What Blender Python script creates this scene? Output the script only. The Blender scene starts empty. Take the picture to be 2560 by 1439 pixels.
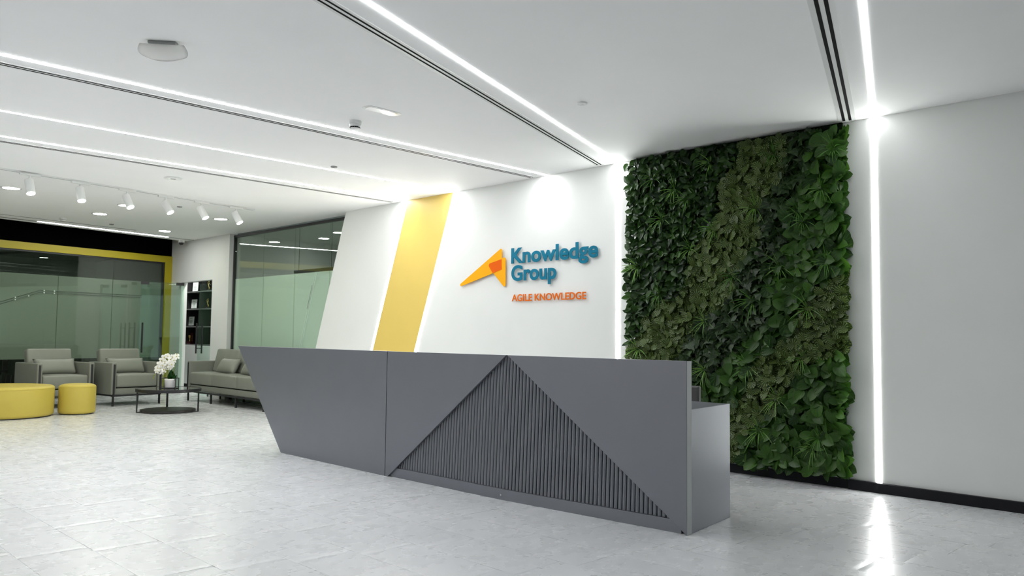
import bpy, bmesh, math, random
import numpy as np
from mathutils import Vector, Matrix

random.seed(7)
rng = np.random.default_rng(7)
SC = bpy.context.scene
COL = SC.collection

# ------------------------------------------------------------------ camera
CAM_F = 2018.73          # focal length in pixels of the 2560 px wide frame
CAM_Z = 1.2
yaw, pitch, roll = -0.78418, 0.059768, -0.0117267
fw = Vector((math.sin(yaw) * math.cos(pitch), math.cos(yaw) * math.cos(pitch), math.sin(pitch)))
rt = Vector((math.cos(yaw), -math.sin(yaw), 0))
dn = fw.cross(rt)
cr, sr = math.cos(roll), math.sin(roll)
rt2, dn2 = cr * rt + sr * dn, -sr * rt + cr * dn
cam_data = bpy.data.cameras.new('camera')
cam_data.sensor_width = 36
cam_data.lens = CAM_F / 2560 * 36
cam_data.clip_start = 0.05
cam_data.dof.use_dof = True
cam_data.dof.focus_distance = 6.3
cam_data.dof.aperture_fstop = 4.0
cam = bpy.data.objects.new('camera', cam_data)
COL.objects.link(cam)
M = Matrix((rt2, -dn2, -fw)).transposed().to_4x4()
M.translation = (0, 0, CAM_Z)
cam.matrix_world = M
SC.camera = cam

# ------------------------------------------------------------------ world, exposure
w = bpy.data.worlds.new('world')
SC.world = w
w.use_nodes = True
w.node_tree.nodes['Background'].inputs[0].default_value = (0.8, 0.9, 1, 1)
w.node_tree.nodes['Background'].inputs[1].default_value = 0.5
SC.view_settings.view_transform = 'Standard'
SC.view_settings.look = 'None'
SC.view_settings.gamma = 1
SC.view_settings.use_curve_mapping = False
SC.view_settings.exposure = 0.86
STRIP = 44.0        # radiance of the linear lights
WSTRIP = 22.0        # radiance of the wall runs
DOWN = 68.0         # radiance of the downlights
SPOT = 70.0         # radiance of the track spot lenses
try:
    SC.cycles.caustics_reflective = False
    SC.cycles.caustics_refractive = False
    SC.cycles.max_bounces = 10
    SC.cycles.diffuse_bounces = 6
    SC.cycles.transparent_max_bounces = 16
    SC.cycles.sample_clamp_indirect = 6
    SC.cycles.use_denoising = True
except Exception:
    pass

YW = 6.645      # face of the sign wall
ZC = 3.01       # ceiling


# ------------------------------------------------------------------ materials
def mat(name, col, rough=0.5, spec=0.5, metal=0.0, noise=0.0, nscale=8.0, bump=0.0, bscale=200.0, coat=0.0, sheen=0.0):
    m = bpy.data.materials.new(name)
    m.use_nodes = True
    nt = m.node_tree
    b = nt.nodes['Principled BSDF']
    b.inputs['Base Color'].default_value = (*col, 1)
    b.inputs['Roughness'].default_value = rough
    b.inputs['Specular IOR Level'].default_value = spec
    b.inputs['Metallic'].default_value = metal
    b.inputs['Coat Weight'].default_value = coat
    b.inputs['Sheen Weight'].default_value = sheen
    tc = nt.nodes.new('ShaderNodeTexCoord')
    if noise > 0:
        n = nt.nodes.new('ShaderNodeTexNoise')
        n.inputs['Scale'].default_value = nscale
        n.inputs['Detail'].default_value = 5
        r = nt.nodes.new('ShaderNodeValToRGB')
        r.color_ramp.elements[0].position = 0.3
        r.color_ramp.elements[1].position = 0.7
        r.color_ramp.elements[0].color = (*[c * (1 - noise) for c in col], 1)
        r.color_ramp.elements[1].color = (*[min(1, c * (1 + noise)) for c in col], 1)
        nt.links.new(tc.outputs['Object'], n.inputs['Vector'])
        nt.links.new(n.outputs['Fac'], r.inputs['Fac'])
        nt.links.new(r.outputs['Color'], b.inputs['Base Color'])
    if bump > 0:
        n2 = nt.nodes.new('ShaderNodeTexNoise')
        n2.inputs['Scale'].default_value = bscale
        bp = nt.nodes.new('ShaderNodeBump')
        bp.inputs['Strength'].default_value = bump
        bp.inputs['Distance'].default_value = 0.002
        nt.links.new(tc.outputs['Object'], n2.inputs['Vector'])
        nt.links.new(n2.outputs['Fac'], bp.inputs['Height'])
        nt.links.new(bp.outputs['Normal'], b.inputs['Normal'])
    return m


def emit(name, col, s):
    m = bpy.data.materials.new(name)
    m.use_nodes = True
    nt = m.node_tree
    nt.nodes.clear()
    e = nt.nodes.new('ShaderNodeEmission')
    e.inputs[0].default_value = (*col, 1)
    e.inputs[1].default_value = s
    o = nt.nodes.new('ShaderNodeOutputMaterial')
    nt.links.new(e.outputs[0], o.inputs[0])
    return m


def schlick(nt, f0):
    """mirror share of a thin pane, the same from both of its faces"""
    g = nt.nodes.new('ShaderNodeNewGeometry')
    d = nt.nodes.new('ShaderNodeVectorMath'); d.operation = 'DOT_PRODUCT'
    nt.links.new(g.outputs['Incoming'], d.inputs[0]); nt.links.new(g.outputs['Normal'], d.inputs[1])
    a = nt.nodes.new('ShaderNodeMath'); a.operation = 'ABSOLUTE'
    b = nt.nodes.new('ShaderNodeMath'); b.operation = 'SUBTRACT'; b.inputs[0].default_value = 1.0
    p = nt.nodes.new('ShaderNodeMath'); p.operation = 'POWER'; p.inputs[1].default_value = 5.0
    m = nt.nodes.new('ShaderNodeMath'); m.operation = 'MULTIPLY_ADD'; m.inputs[1].default_value = 1 - f0; m.inputs[2].default_value = f0
    nt.links.new(d.outputs['Value'], a.inputs[0]); nt.links.new(a.outputs[0], b.inputs[1])
    nt.links.new(b.outputs[0], p.inputs[0]); nt.links.new(p.outputs[0], m.inputs[0])
    return m.outputs[0]


def glass(name, tint, f0=0.04):
    m = bpy.data.materials.new(name)
    m.use_nodes = True
    nt = m.node_tree
    nt.nodes.clear()
    t = nt.nodes.new('ShaderNodeBsdfTransparent')
    t.inputs[0].default_value = (*tint, 1)
    g = nt.nodes.new('ShaderNodeBsdfGlossy')
    g.inputs[0].default_value = (0.92, 1, 0.96, 1)
    g.inputs['Roughness'].default_value = 0.0
    x = nt.nodes.new('ShaderNodeMixShader')
    o = nt.nodes.new('ShaderNodeOutputMaterial')
    nt.links.new(schlick(nt, f0), x.inputs[0])
    nt.links.new(t.outputs[0], x.inputs[1])
    nt.links.new(g.outputs[0], x.inputs[2])
    nt.links.new(x.outputs[0], o.inputs[0])
    return m


def film(name, col, trans, clear=0.0, rough=0.25):
    m = bpy.data.materials.new(name)
    m.use_nodes = True
    nt = m.node_tree
    nt.nodes.clear()
    d = nt.nodes.new('ShaderNodeBsdfDiffuse')
    d.inputs[0].default_value = (*col, 1)
    t = nt.nodes.new('ShaderNodeBsdfTranslucent')
    t.inputs[0].default_value = (*col, 1)
    x = nt.nodes.new('ShaderNodeMixShader')
    x.inputs[0].default_value = trans
    p = nt.nodes.new('ShaderNodeBsdfTransparent')
    p.inputs[0].default_value = (*[min(1, c * 1.5) for c in col], 1)
    y = nt.nodes.new('ShaderNodeMixShader')
    y.inputs[0].default_value = clear
    g = nt.nodes.new('ShaderNodeBsdfGlossy')
    g.inputs['Roughness'].default_value = rough
    z = nt.nodes.new('ShaderNodeMixShader')
    o = nt.nodes.new('ShaderNodeOutputMaterial')
    L = nt.links.new
    L(d.outputs[0], x.inputs[1]); L(t.outputs[0], x.inputs[2])
    L(x.outputs[0], y.inputs[1]); L(p.outputs[0], y.inputs[2])
    L(schlick(nt, 0.02), z.inputs[0]); L(y.outputs[0], z.inputs[1]); L(g.outputs[0], z.inputs[2])
    L(z.outputs[0], o.inputs[0])
    return m


def floor_mat(name):
    m = bpy.data.materials.new(name)
    m.use_nodes = True
    nt = m.node_tree
    b = nt.nodes['Principled BSDF']
    geo = nt.nodes.new('ShaderNodeNewGeometry')
    mp = nt.nodes.new('ShaderNodeMapping')
    mp.inputs['Scale'].default_value = (1.2, 0.7, 1)
    n = nt.nodes.new('ShaderNodeTexNoise')
    n.inputs['Scale'].default_value = 4.5
    n.inputs['Detail'].default_value = 6
    n.inputs['Roughness'].default_value = 0.58
    r = nt.nodes.new('ShaderNodeValToRGB')
    r.color_ramp.elements[0].position = 0.25
    r.color_ramp.elements[1].position = 0.75
    r.color_ramp.elements[0].color = (0.572, 0.579, 0.592, 1)
    r.color_ramp.elements[1].color = (0.622, 0.629, 0.642, 1)
    oi = nt.nodes.new('ShaderNodeObjectInfo')
    mr = nt.nodes.new('ShaderNodeMapRange')
    mr.inputs['To Min'].default_value = 0.97
    mr.inputs['To Max'].default_value = 1.03
    mx = nt.nodes.new('ShaderNodeMix')
    mx.data_type = 'RGBA'
    mx.blend_type = 'MULTIPLY'
    mx.inputs[0].default_value = 1.0
    n2 = nt.nodes.new('ShaderNodeTexNoise')
    n2.inputs['Scale'].default_value = 7
    n2.inputs['Detail'].default_value = 3
    rr = nt.nodes.new('ShaderNodeMapRange')
    rr.inputs['To Min'].default_value = 0.25
    rr.inputs['To Max'].default_value = 0.30
    L = nt.links.new
    L(geo.outputs['Position'], mp.inputs['Vector'])
    L(mp.outputs['Vector'], n.inputs['Vector'])
    L(mp.outputs['Vector'], n2.inputs['Vector'])
    L(n.outputs['Fac'], r.inputs['Fac'])
    L(oi.outputs['Random'], mr.inputs['Value'])
    L(r.outputs['Color'], mx.inputs['A'])
    L(mr.outputs['Result'], mx.inputs['B'])
    L(mx.outputs['Result'], b.inputs['Base Color'])
    L(n2.outputs['Fac'], rr.inputs['Value'])
    L(rr.outputs['Result'], b.inputs['Roughness'])
    bp = nt.nodes.new('ShaderNodeBump')
    bp.inputs['Strength'].default_value = 0.004
    bp.inputs['Distance'].default_value = 0.002
    L(n2.outputs['Fac'], bp.inputs['Height'])
    L(bp.outputs['Normal'], b.inputs['Normal'])
    b.inputs['Specular IOR Level'].default_value = 0.9
    return m


def leaf_mat(name, dark, light, vein=None, veins=0, trans=0.22, rough=0.38):
    """leaf colours: a per-leaf variation and, for the veined kinds, pale veins running out from the stalk"""
    m = bpy.data.materials.new(name)
    m.use_nodes = True
    nt = m.node_tree
    b = nt.nodes['Principled BSDF']
    L = nt.links.new
    at = nt.nodes.new('ShaderNodeAttribute')
    at.attribute_name = 'var'
    oi = nt.nodes.new('ShaderNodeObjectInfo')
    ad = nt.nodes.new('ShaderNodeMath'); ad.operation = 'ADD'
    fr = nt.nodes.new('ShaderNodeMath'); fr.operation = 'FRACT'
    L(at.outputs['Fac'], ad.inputs[0]); L(oi.outputs['Random'], ad.inputs[1]); L(ad.outputs[0], fr.inputs[0])
    r = nt.nodes.new('ShaderNodeValToRGB')
    r.color_ramp.elements[0].color = (*dark, 1)
    r.color_ramp.elements[1].color = (*light, 1)
    r.color_ramp.elements[1].position = 1.0
    L(fr.outputs[0], r.inputs['Fac'])
    out = r.outputs['Color']
    if vein:
        uv = nt.nodes.new('ShaderNodeUVMap')
        sp = nt.nodes.new('ShaderNodeSeparateXYZ')
        L(uv.outputs['UV'], sp.inputs[0])
        ax = nt.nodes.new('ShaderNodeMath'); ax.operation = 'SUBTRACT'; ax.inputs[1].default_value = 0.5
        L(sp.outputs['X'], ax.inputs[0])
        ay = nt.nodes.new('ShaderNodeMath'); ay.operation = 'SUBTRACT'; ay.inputs[1].default_value = 0.12 if veins != 17 else 0.2
        L(sp.outputs['Y'], ay.inputs[0])
        an = nt.nodes.new('ShaderNodeMath'); an.operation = 'ARCTAN2'
        L(ax.outputs[0], an.inputs[0]); L(ay.outputs[0], an.inputs[1])
        mu = nt.nodes.new('ShaderNodeMath'); mu.operation = 'MULTIPLY'; mu.inputs[1].default_value = veins / (2 * math.pi)
        L(an.outputs[0], mu.inputs[0])
        f2 = nt.nodes.new('ShaderNodeMath'); f2.operation = 'PINGPONG'; f2.inputs[1].default_value = 0.5
        L(mu.outputs[0], f2.inputs[0])
        rp = nt.nodes.new('ShaderNodeValToRGB')
        rp.color_ramp.elements[0].position = 0.05
        rp.color_ramp.elements[0].color = (1, 1, 1, 1)
        rp.color_ramp.elements[1].position = 0.16
        rp.color_ramp.elements[1].color = (0, 0, 0, 1)
        L(f2.outputs[0], rp.inputs['Fac'])
        mx = nt.nodes.new('ShaderNodeMix'); mx.data_type = 'RGBA'
        L(rp.outputs['Color'], mx.inputs[0]); L(out, mx.inputs['A'])
        mx.inputs['B'].default_value = (*vein, 1)
        out = mx.outputs['Result']
    L(out, b.inputs['Base Color'])
    b.inputs['Roughness'].default_value = rough
    b.inputs['Specular IOR Level'].default_value = 0.35
    tr = nt.nodes.new('ShaderNodeBsdfTranslucent')
    L(out, tr.inputs[0])
    x = nt.nodes.new('ShaderNodeMixShader'); x.inputs[0].default_value = trans
    L(b.outputs[0], x.inputs[1]); L(tr.outputs[0], x.inputs[2])
    L(x.outputs[0], nt.nodes['Material Output'].inputs[0])
    return m


MT = {}
MT['white'] = mat('white_paint', (0.71, 0.72, 0.70), 0.55, 0.3, noise=0.012, nscale=2)
MT['ceiling'] = mat('ceiling_paint', (0.90, 0.905, 0.90), 0.7, 0.2, noise=0.01, nscale=2)
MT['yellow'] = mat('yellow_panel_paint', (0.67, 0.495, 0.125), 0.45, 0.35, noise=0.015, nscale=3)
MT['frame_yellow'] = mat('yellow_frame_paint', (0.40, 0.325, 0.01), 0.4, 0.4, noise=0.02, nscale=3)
MT['black'] = mat('black_paint', (0.006, 0.006, 0.008), 0.6, 0.2, noise=0.2, nscale=4)
MT['skirting'] = mat('black_skirting', (0.006, 0.006, 0.009), 0.55, 0.25, noise=0.2, nscale=4)
MT['blackmetal'] = mat('black_metal', (0.012, 0.012, 0.014), 0.38, 0.5, noise=0.1, nscale=20)
MT['void'] = mat('black_void', (0.0015, 0.0015, 0.002), 0.9, 0.0, noise=0.1, nscale=3)
MT['desk'] = mat('desk_lacquer', (0.205, 0.213, 0.242), 0.40, 0.5, metal=0.7, noise=0.02, nscale=3, bump=0.03, bscale=400)
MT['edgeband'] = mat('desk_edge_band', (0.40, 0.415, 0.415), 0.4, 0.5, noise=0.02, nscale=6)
MT['deskdark'] = mat('desk_inner_laminate', (0.07, 0.068, 0.068), 0.5, 0.4, noise=0.03, nscale=6)
MT['fabric'] = mat('grey_leather', (0.195, 0.203, 0.172), 0.5, 0.4, noise=0.04, nscale=6, bump=0.12, bscale=250)
MT['cushion'] = mat('grey_cushion_leather', (0.215, 0.223, 0.19), 0.45, 0.4, noise=0.04, nscale=6, bump=0.1, bscale=250)
MT['pouf'] = mat('yellow_leather', (0.50, 0.395, 0.07), 0.5, 0.35, noise=0.03, nscale=6, bump=0.1, bscale=250)
MT['strip'] = emit('led_strip', (0.97, 0.985, 1.0), STRIP)
MT['dimstrip'] = emit('led_strip_dimmed', (0.97, 0.985, 1.0), STRIP * 0.30)
MT['rearstrip'] = emit('led_rear_wall_strip', (0.98, 1.0, 0.97), 4.0)
MT['midstrip'] = emit('led_strip_second', (0.97, 0.985, 1.0), STRIP * 0.65)
MT['wstrip'] = emit('led_wall_strip', (0.98, 1.0, 0.97), WSTRIP)
MT['down'] = emit('downlight_diffuser', (0.97, 1.0, 0.84), DOWN)
MT['officelamp'] = emit('office_downlight_diffuser', (0.95, 1.0, 0.95), DOWN * 0.4)
MT['addedpantrylamp'] = emit('added_pantry_lamp', (0.97, 1.0, 0.95), DOWN * 3.0)
MT['spotlens'] = emit('spot_lens', (0.98, 1.0, 0.88), SPOT)
MT['plastic'] = mat('white_plastic', (0.72, 0.73, 0.72), 0.4, 0.4, noise=0.01, nscale=10)
MT['clearplastic'] = mat('milky_plastic', (0.92, 0.92, 0.90), 0.15, 0.5, noise=0.02, nscale=10, coat=0.5)
MT['greyplastic'] = mat('grey_plastic', (0.28, 0.29, 0.29), 0.4, 0.4, noise=0.02, nscale=10)
MT['slot'] = mat('slot_black', (0.004, 0.004, 0.005), 0.8, 0.1, noise=0.1, nscale=5)
MT['floor'] = floor_mat('grey_stone_tile')
MT['joint'] = mat('tile_joint', (0.33, 0.335, 0.34), 0.7, 0.2, noise=0.05, nscale=10)
MT['glass'] = glass('green_glass', (0.91, 0.94, 0.90), 0.065)
MT['doorglass'] = glass('door_glass', (0.88, 0.95, 0.91))
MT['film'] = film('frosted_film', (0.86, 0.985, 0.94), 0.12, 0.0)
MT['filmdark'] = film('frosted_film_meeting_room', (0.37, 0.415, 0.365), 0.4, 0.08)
MT['etch'] = mat('clear_line_in_film', (0.06, 0.075, 0.065), 0.3, 0.4, noise=0.1, nscale=10)
MT['etchlight'] = mat('pale_line_in_film', (0.65, 0.78, 0.70), 0.3, 0.4, noise=0.05, nscale=10)
MT['chrome'] = mat('polished_steel', (0.7, 0.7, 0.7), 0.15, 0.5, metal=1.0, noise=0.02, nscale=10)
MT['gold'] = mat('gold', (0.75, 0.52, 0.18), 0.25, 0.5, metal=1.0, noise=0.05, nscale=20)
MT['cabinet'] = mat('white_cabinet', (0.72, 0.74, 0.72), 0.4, 0.4, noise=0.01, nscale=4)
MT['cabdark'] = mat('dark_shelf_laminate', (0.022, 0.02, 0.023), 0.5, 0.4, noise=0.1, nscale=8)
MT['shelf'] = mat('grey_shelf_edge', (0.12, 0.12, 0.12), 0.5, 0.4, noise=0.05, nscale=8)
MT['plaque'] = mat('silver_plaque', (0.74, 0.77, 0.76), 0.35, 0.5, noise=0.08, nscale=30)
MT['maroon'] = mat('maroon_lacquer', (0.06, 0.006, 0.006), 0.3, 0.5, noise=0.1, nscale=10)
MT['teal'] = mat('sign_teal', (0.004, 0.145, 0.235), 0.5, 0.12, noise=0.01, nscale=5)
MT['signorange'] = mat('sign_orange', (0.66, 0.13, 0.004), 0.5, 0.12, noise=0.01, nscale=5)
MT['signyellow'] = mat('sign_yellow', (0.84, 0.38, 0.006), 0.5, 0.12, noise=0.01, nscale=5)
MT['signdeep'] = mat('sign_deep_orange', (0.70, 0.105, 0.0), 0.5, 0.12, noise=0.01, nscale=5)
MT['tableglass'] = mat('dark_table_glass', (0.02, 0.02, 0.022), 0.04, 0.6, noise=0.05, nscale=4, coat=0.6)
MT['tablebase'] = mat('dark_veneer', (0.022, 0.02, 0.019), 0.35, 0.5, noise=0.25, nscale=12)
MT['ceramic'] = mat('white_ceramic', (0.72, 0.71, 0.72), 0.15, 0.5, noise=0.01, nscale=10, coat=0.4)
MT['soil'] = mat('bark_soil', (0.03, 0.02, 0.012), 0.9, 0.2, noise=0.4, nscale=60)
MT['petal'] = mat('white_petal', (0.86, 0.85, 0.80), 0.5, 0.3, noise=0.03, nscale=40, sheen=0.2)
MT['petalcentre'] = mat('yellow_petal_centre', (0.62, 0.52, 0.12), 0.5, 0.3, noise=0.1, nscale=60)
MT['bud'] = mat('green_bud', (0.35, 0.40, 0.08), 0.5, 0.3, noise=0.1, nscale=60)
MT['stem'] = mat('green_stem', (0.12, 0.17, 0.03), 0.5, 0.3, noise=0.2, nscale=40)
MT['orchidleaf'] = mat('orchid_leaf', (0.008, 0.075, 0.008), 0.3, 0.5, noise=0.3, nscale=15)
MT['office'] = mat('office_wall_paint', (0.45, 0.50, 0.46), 0.6, 0.3, noise=0.02, nscale=3)
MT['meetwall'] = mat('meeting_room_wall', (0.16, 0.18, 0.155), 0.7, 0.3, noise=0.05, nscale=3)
MT['brown'] = mat('brown_panelling', (0.17, 0.13, 0.09), 0.55, 0.3, noise=0.15, nscale=4)
MT['sidewall'] = mat('grey_wall_paint', (0.45, 0.46, 0.45), 0.6, 0.3, noise=0.02, nscale=3)
MT['chairdark'] = mat('dark_green_upholstery', (0.018, 0.024, 0.02), 0.7, 0.3, noise=0.15, nscale=10)
MT['backing'] = mat('dark_moss_backing', (0.006, 0.012, 0.005), 0.95, 0.1, noise=0.5, nscale=30, bump=0.8, bscale=80)
MT['leaf_small'] = leaf_mat('pothos_leaf', (0.005, 0.018, 0.004), (0.026, 0.072, 0.010), rough=0.3)
MT['leaf_vein'] = leaf_mat('veined_leaf', (0.015, 0.035, 0.008), (0.045, 0.082, 0.017), (0.23, 0.30, 0.08), 17, rough=0.45)
MT['leaf_ivy'] = leaf_mat('ivy_leaf', (0.007, 0.020, 0.005), (0.021, 0.050, 0.012), (0.034, 0.066, 0.018), 9, rough=0.4)
MT['leaf_big'] = leaf_mat('broad_leaf', (0.011, 0.040, 0.007), (0.054, 0.142, 0.016), (0.042, 0.100, 0.016), 18, trans=0.33, rough=0.4)
MT['grass'] = leaf_mat('grass_blade', (0.06, 0.17, 0.025), (0.16, 0.32, 0.06), trans=0.3)


# ------------------------------------------------------------------ helpers
def mesh_obj(name, bm, m, parent=None, smooth=False, loc=None):
    me = bpy.data.meshes.new(name)
    bmesh.ops.recalc_face_normals(bm, faces=bm.faces[:])
    bm.to_mesh(me)
    bm.free()
    if smooth:
        for p in me.polygons:
            p.use_smooth = True
    me.materials.append(m)
    o = bpy.data.objects.new(name, me)
    COL.objects.link(o)
    if parent:
        o.parent = parent
    if loc:
        o.location = loc
    return o


def tag(o, label, cat, group=None):
    o['label'] = label
    o['category'] = cat
    if group:
        o['group'] = group
    return o


def thing(name, label, cat, loc=(0, 0, 0), rotz=0.0, group=None):
    o = bpy.data.objects.new(name, None)
    o.empty_display_size = 0.1
    COL.objects.link(o)
    o.location = loc
    o.rotation_euler = (0, 0, rotz)
    return tag(o, label, cat, group)


def struct(o):
    o['kind'] = 'structure'
    return o


def B():
    return bmesh.new()


def box(bm, x0, x1, y0, y1, z0, z1, bev=0.0, seg=2):
    v = [bm.verts.new((x, y, z)) for z in (z0, z1) for (x, y) in ((x0, y0), (x1, y0), (x1, y1), (x0, y1))]
    fs = [bm.faces.new([v[i] for i in q]) for q in ((3, 2, 1, 0), (4, 5, 6, 7), (0, 1, 5, 4), (1, 2, 6, 5), (2, 3, 7, 6), (3, 0, 4, 7))]
    if bev > 0:
        es = list({e for f in fs for e in f.edges})
        bmesh.ops.bevel(bm, geom=es, offset=bev, segments=seg, affect='EDGES', profile=0.5)
    return bm


def prism(bm, pts, d, bev=0.0):
    """extrude a planar polygon of 3-D points by the vector d"""
    d = Vector(d)
    a = [bm.verts.new(p) for p in pts]
    b = [bm.verts.new(Vector(p) + d) for p in pts]
    n = len(pts)
    fs = [bm.faces.new(a), bm.faces.new(b[::-1])]
    for i in range(n):
        fs.append(bm.faces.new((a[i], b[i], b[(i + 1) % n], a[(i + 1) % n])))
    if bev > 0:
        es = list({e for f in fs for e in f.edges})
        bmesh.ops.bevel(bm, geom=es, offset=bev, segments=2, affect='EDGES', profile=0.5)
    return bm


def tube(bm, pts, r, n=8, caps=True):
    pts = [Vector(p) for p in pts]
    rs = r if isinstance(r, (list, tuple)) else [r] * len(pts)
    rings = []
    prev = None
    for i, p in enumerate(pts):
        t = (pts[min(i + 1, len(pts) - 1)] - pts[max(i - 1, 0)]).normalized()
        a = Vector((0, 0, 1)) if abs(t.z) < 0.9 else Vector((1, 0, 0))
        u = t.cross(a).normalized() if prev is None else (prev - t * prev.dot(t)).normalized()
        prev = u
        v = t.cross(u)
        rings.append([bm.verts.new(p + rs[i] * (math.cos(k * 2 * math.pi / n) * u + math.sin(k * 2 * math.pi / n) * v)) for k in range(n)])
    for a, b in zip(rings, rings[1:]):
        for k in range(n):
            bm.faces.new((a[k], a[(k + 1) % n], b[(k + 1) % n], b[k]))
    if caps:
        bm.faces.new(rings[0][::-1])
        bm.faces.new(rings[-1])
    return bm


def lathe(bm, prof, n=32, c=(0, 0, 0)):
    rings = []
    for r, z in prof:
        if r < 1e-5:
            rings.append([bm.verts.new((c[0], c[1], c[2] + z))])
        else:
            rings.append([bm.verts.new((c[0] + r * math.cos(k * 2 * math.pi / n), c[1] + r * math.sin(k * 2 * math.pi / n), c[2] + z)) for k in range(n)])
    for a, b in zip(rings, rings[1:]):
        if len(a) == 1 and len(b) == 1:
            continue
        for k in range(n):
            k2 = (k + 1) % n
            if len(a) == 1:
                bm.faces.new((a[0], b[k2], b[k]))
            elif len(b) == 1:
                bm.faces.new((a[k], a[k2], b[0]))
            else:
                bm.faces.new((a[k], a[k2], b[k2], b[k]))
    if len(rings[0]) > 1:
        bm.faces.new(rings[0][::-1])
    if len(rings[-1]) > 1:
        bm.faces.new(rings[-1])
    return bm


def strip_poly(p, q, wd, z0, z1):
    """box-like run from p to q (2-D), width wd, between z0 and z1"""
    p, q = Vector((*p, 0)), Vector((*q, 0))
    t = (q - p).normalized()
    s = Vector((-t.y, t.x, 0)) * wd / 2
    pts = [(*(p - s).xy, z0), (*(q - s).xy, z0), (*(q + s).xy, z0), (*(p + s).xy, z0)]
    return pts, (0, 0, z1 - z0)


# ------------------------------------------------------------------ room shell
XR, YR = 2.6, -4.6          # side wall and rear wall, both behind the camera
BA = math.radians(12)       # the meeting-room glass wall stands 12 degrees askew
BP = Vector((-16.6, 6.74, 0))
BT = Vector((math.sin(BA), -math.cos(BA), 0))     # runs towards the rear wall
BN = Vector((math.cos(BA), math.sin(BA), 0))      # faces the lobby


def bw(s, z, off=0.0):
    return BP + BT * s + BN * off + Vector((0, 0, z))


# floor slab with its tiles
floor = struct(mesh_obj('floor', box(B(), -21.5, XR, YR, 9.6, -0.12, -0.003), MT['joint']))
TX, TY, GAP = 0.705, 0.345, 0.0007


def tile_bm(bm, x0, x1, y0, y1, e=0.035, f=0.006, dz=0.0016):
    xs, ys = (x0, x0 + e, x1 - e, x1), (y0, y0 + f, y1 - f, y1)
    g = [[bm.verts.new((x, y, -(dz if i in (0, 3) else 0) - (0.0004 if j in (0, 3) else 0))) for i, x in enumerate(xs)] for j, y in enumerate(ys)]
    for j in range(3):
        for i in range(3):
            bm.faces.new((g[j][i], g[j][i + 1], g[j + 1][i + 1], g[j + 1][i]))
    c = [bm.verts.new(p) for p in ((x0, y0, -0.012), (x1, y0, -0.012), (x1, y1, -0.012), (x0, y1, -0.012))]
    bm.faces.new((c[0], c[1], *g[0][::-1]))
    bm.faces.new((c[2], c[3], *g[3]))
    bm.faces.new((c[3], c[0], *[g[k][0] for k in range(4)]))
    bm.faces.new((c[1], c[2], *[g[k][3] for k in (3, 2, 1, 0)]))


def in_view(x, y):
    v = Vector((x, y, 0)) - Vector((0, 0, CAM_Z))
    d = v.dot(fw)
    if d < 0.5:
        return None
    px, py = 1280 + CAM_F * v.dot(rt2) / d, 719.5 + CAM_F * v.dot(dn2) / d
    if -150 < px < 2700 and py < 1600:
        return d
    return None


tiles = []
for k in range(-17, 24):
    y0 = 1.24 + TY * k
    off = -5.61 + 0.115 * k
    i0 = math.floor((-21.4 - off) / TX)
    for i in range(i0, i0 + 36):
        x0 = off + TX * i
        if x0 + TX < -21.4 or x0 > XR - 0.02:
            continue
        x1, xx0 = min(x0 + TX, XR - 0.005), max(x0, -21.4)
        cx, cy = (xx0 + x1) / 2, y0 + TY / 2
        d = in_view(cx, cy)
        hid = (-7.9 < cx < -2.9 and cy > 4.5 and not (cx > -3.2)) or cy > 6.7
        tiles.append((999 if d is None or hid else d, xx0, x1, y0, y0 + TY))
tiles.sort(key=lambda t: t[0])
bm = B()
tile_bm(bm, -TX / 2 + GAP, TX / 2 - GAP, -TY / 2 + GAP, TY / 2 - GAP)
tproto = mesh_obj('tile', bm, MT['floor'], floor)
rest = B()
cnt = 0
for d, x0, x1, y0, y1 in tiles:
    if cnt < 299 and d < 900 and abs(x1 - x0 - TX) < 1e-4:
        o = tproto if cnt == 0 else tproto.copy()
        if cnt:
            COL.objects.link(o)
        o.parent = floor
        o.location = ((x0 + x1) / 2, (y0 + y1) / 2, 0)
        o.rotation_euler = (random.uniform(-1, 1) * 0.0012, random.uniform(-1, 1) * 0.0016, 0)
        cnt += 1
    else:
        tile_bm(rest, x0 + GAP, x1 - GAP, y0 + GAP, y1 - GAP)
ro = mesh_obj('tiles', rest, MT['floor'], floor)
ro['kind'] = 'stuff'

# ceiling of the lobby (ends short of the meeting room) and black void above its edge
CE0, CE1 = (-15.90, 6.72), (-13.19, YR)
struct(mesh_obj('ceiling', prism(B(), [(CE0[0], CE0[1], ZC), (CE1[0], CE1[1], ZC), (XR, YR, ZC), (XR, YW + 0.21, ZC), (-14.05, YW + 0.21, ZC), (-14.05, 6.75, ZC), (CE0[0], 6.75, ZC)], (0, 0, 0.12)), MT['ceiling']))
struct(mesh_obj('ceiling_void', box(B(), -17.4, -13.0, YR, 7.0, 3.34, 3.4), MT['void']))
# sign wall
SL = 0.365            # slope of the slanted panel edges (dx per dz)
wall = struct(mesh_obj('wall_front', prism(B(), [(-10.112 - SL * 3.01, YW, 0), (XR, YW, 0), (XR, YW, ZC), (-10.112, YW, ZC)], (0, 0.13, 0)), MT['white']))
struct(mesh_obj('wall_rear', box(B(), -17.0, XR, YR - 0.12, YR, 0, ZC), MT['brown']))
WY0, WY1, WZ1 = -4.2, 2.6, 2.75
struct(mesh_obj('wall_right', prism(B(), [(XR, YR, 0), (XR, WY0, 0), (XR, WY0, WZ1), (XR, WY1, WZ1), (XR, WY1, 0), (XR, YW + 0.2, 0), (XR, YW + 0.2, ZC), (XR, YR, ZC)], (0.12, 0, 0)), MT['sidewall']))
added_win = struct(mesh_obj('added_window_1', prism(B(), [(XR + 0.03, WY0, 0), (XR + 0.03, WY1, 0), (XR + 0.03, WY1, 0.05), (XR + 0.03, WY0, 0.05)], (0.05, 0, 0)), MT['blackmetal']))  # unseen window added so daylight brightens the lobby from the right
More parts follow.
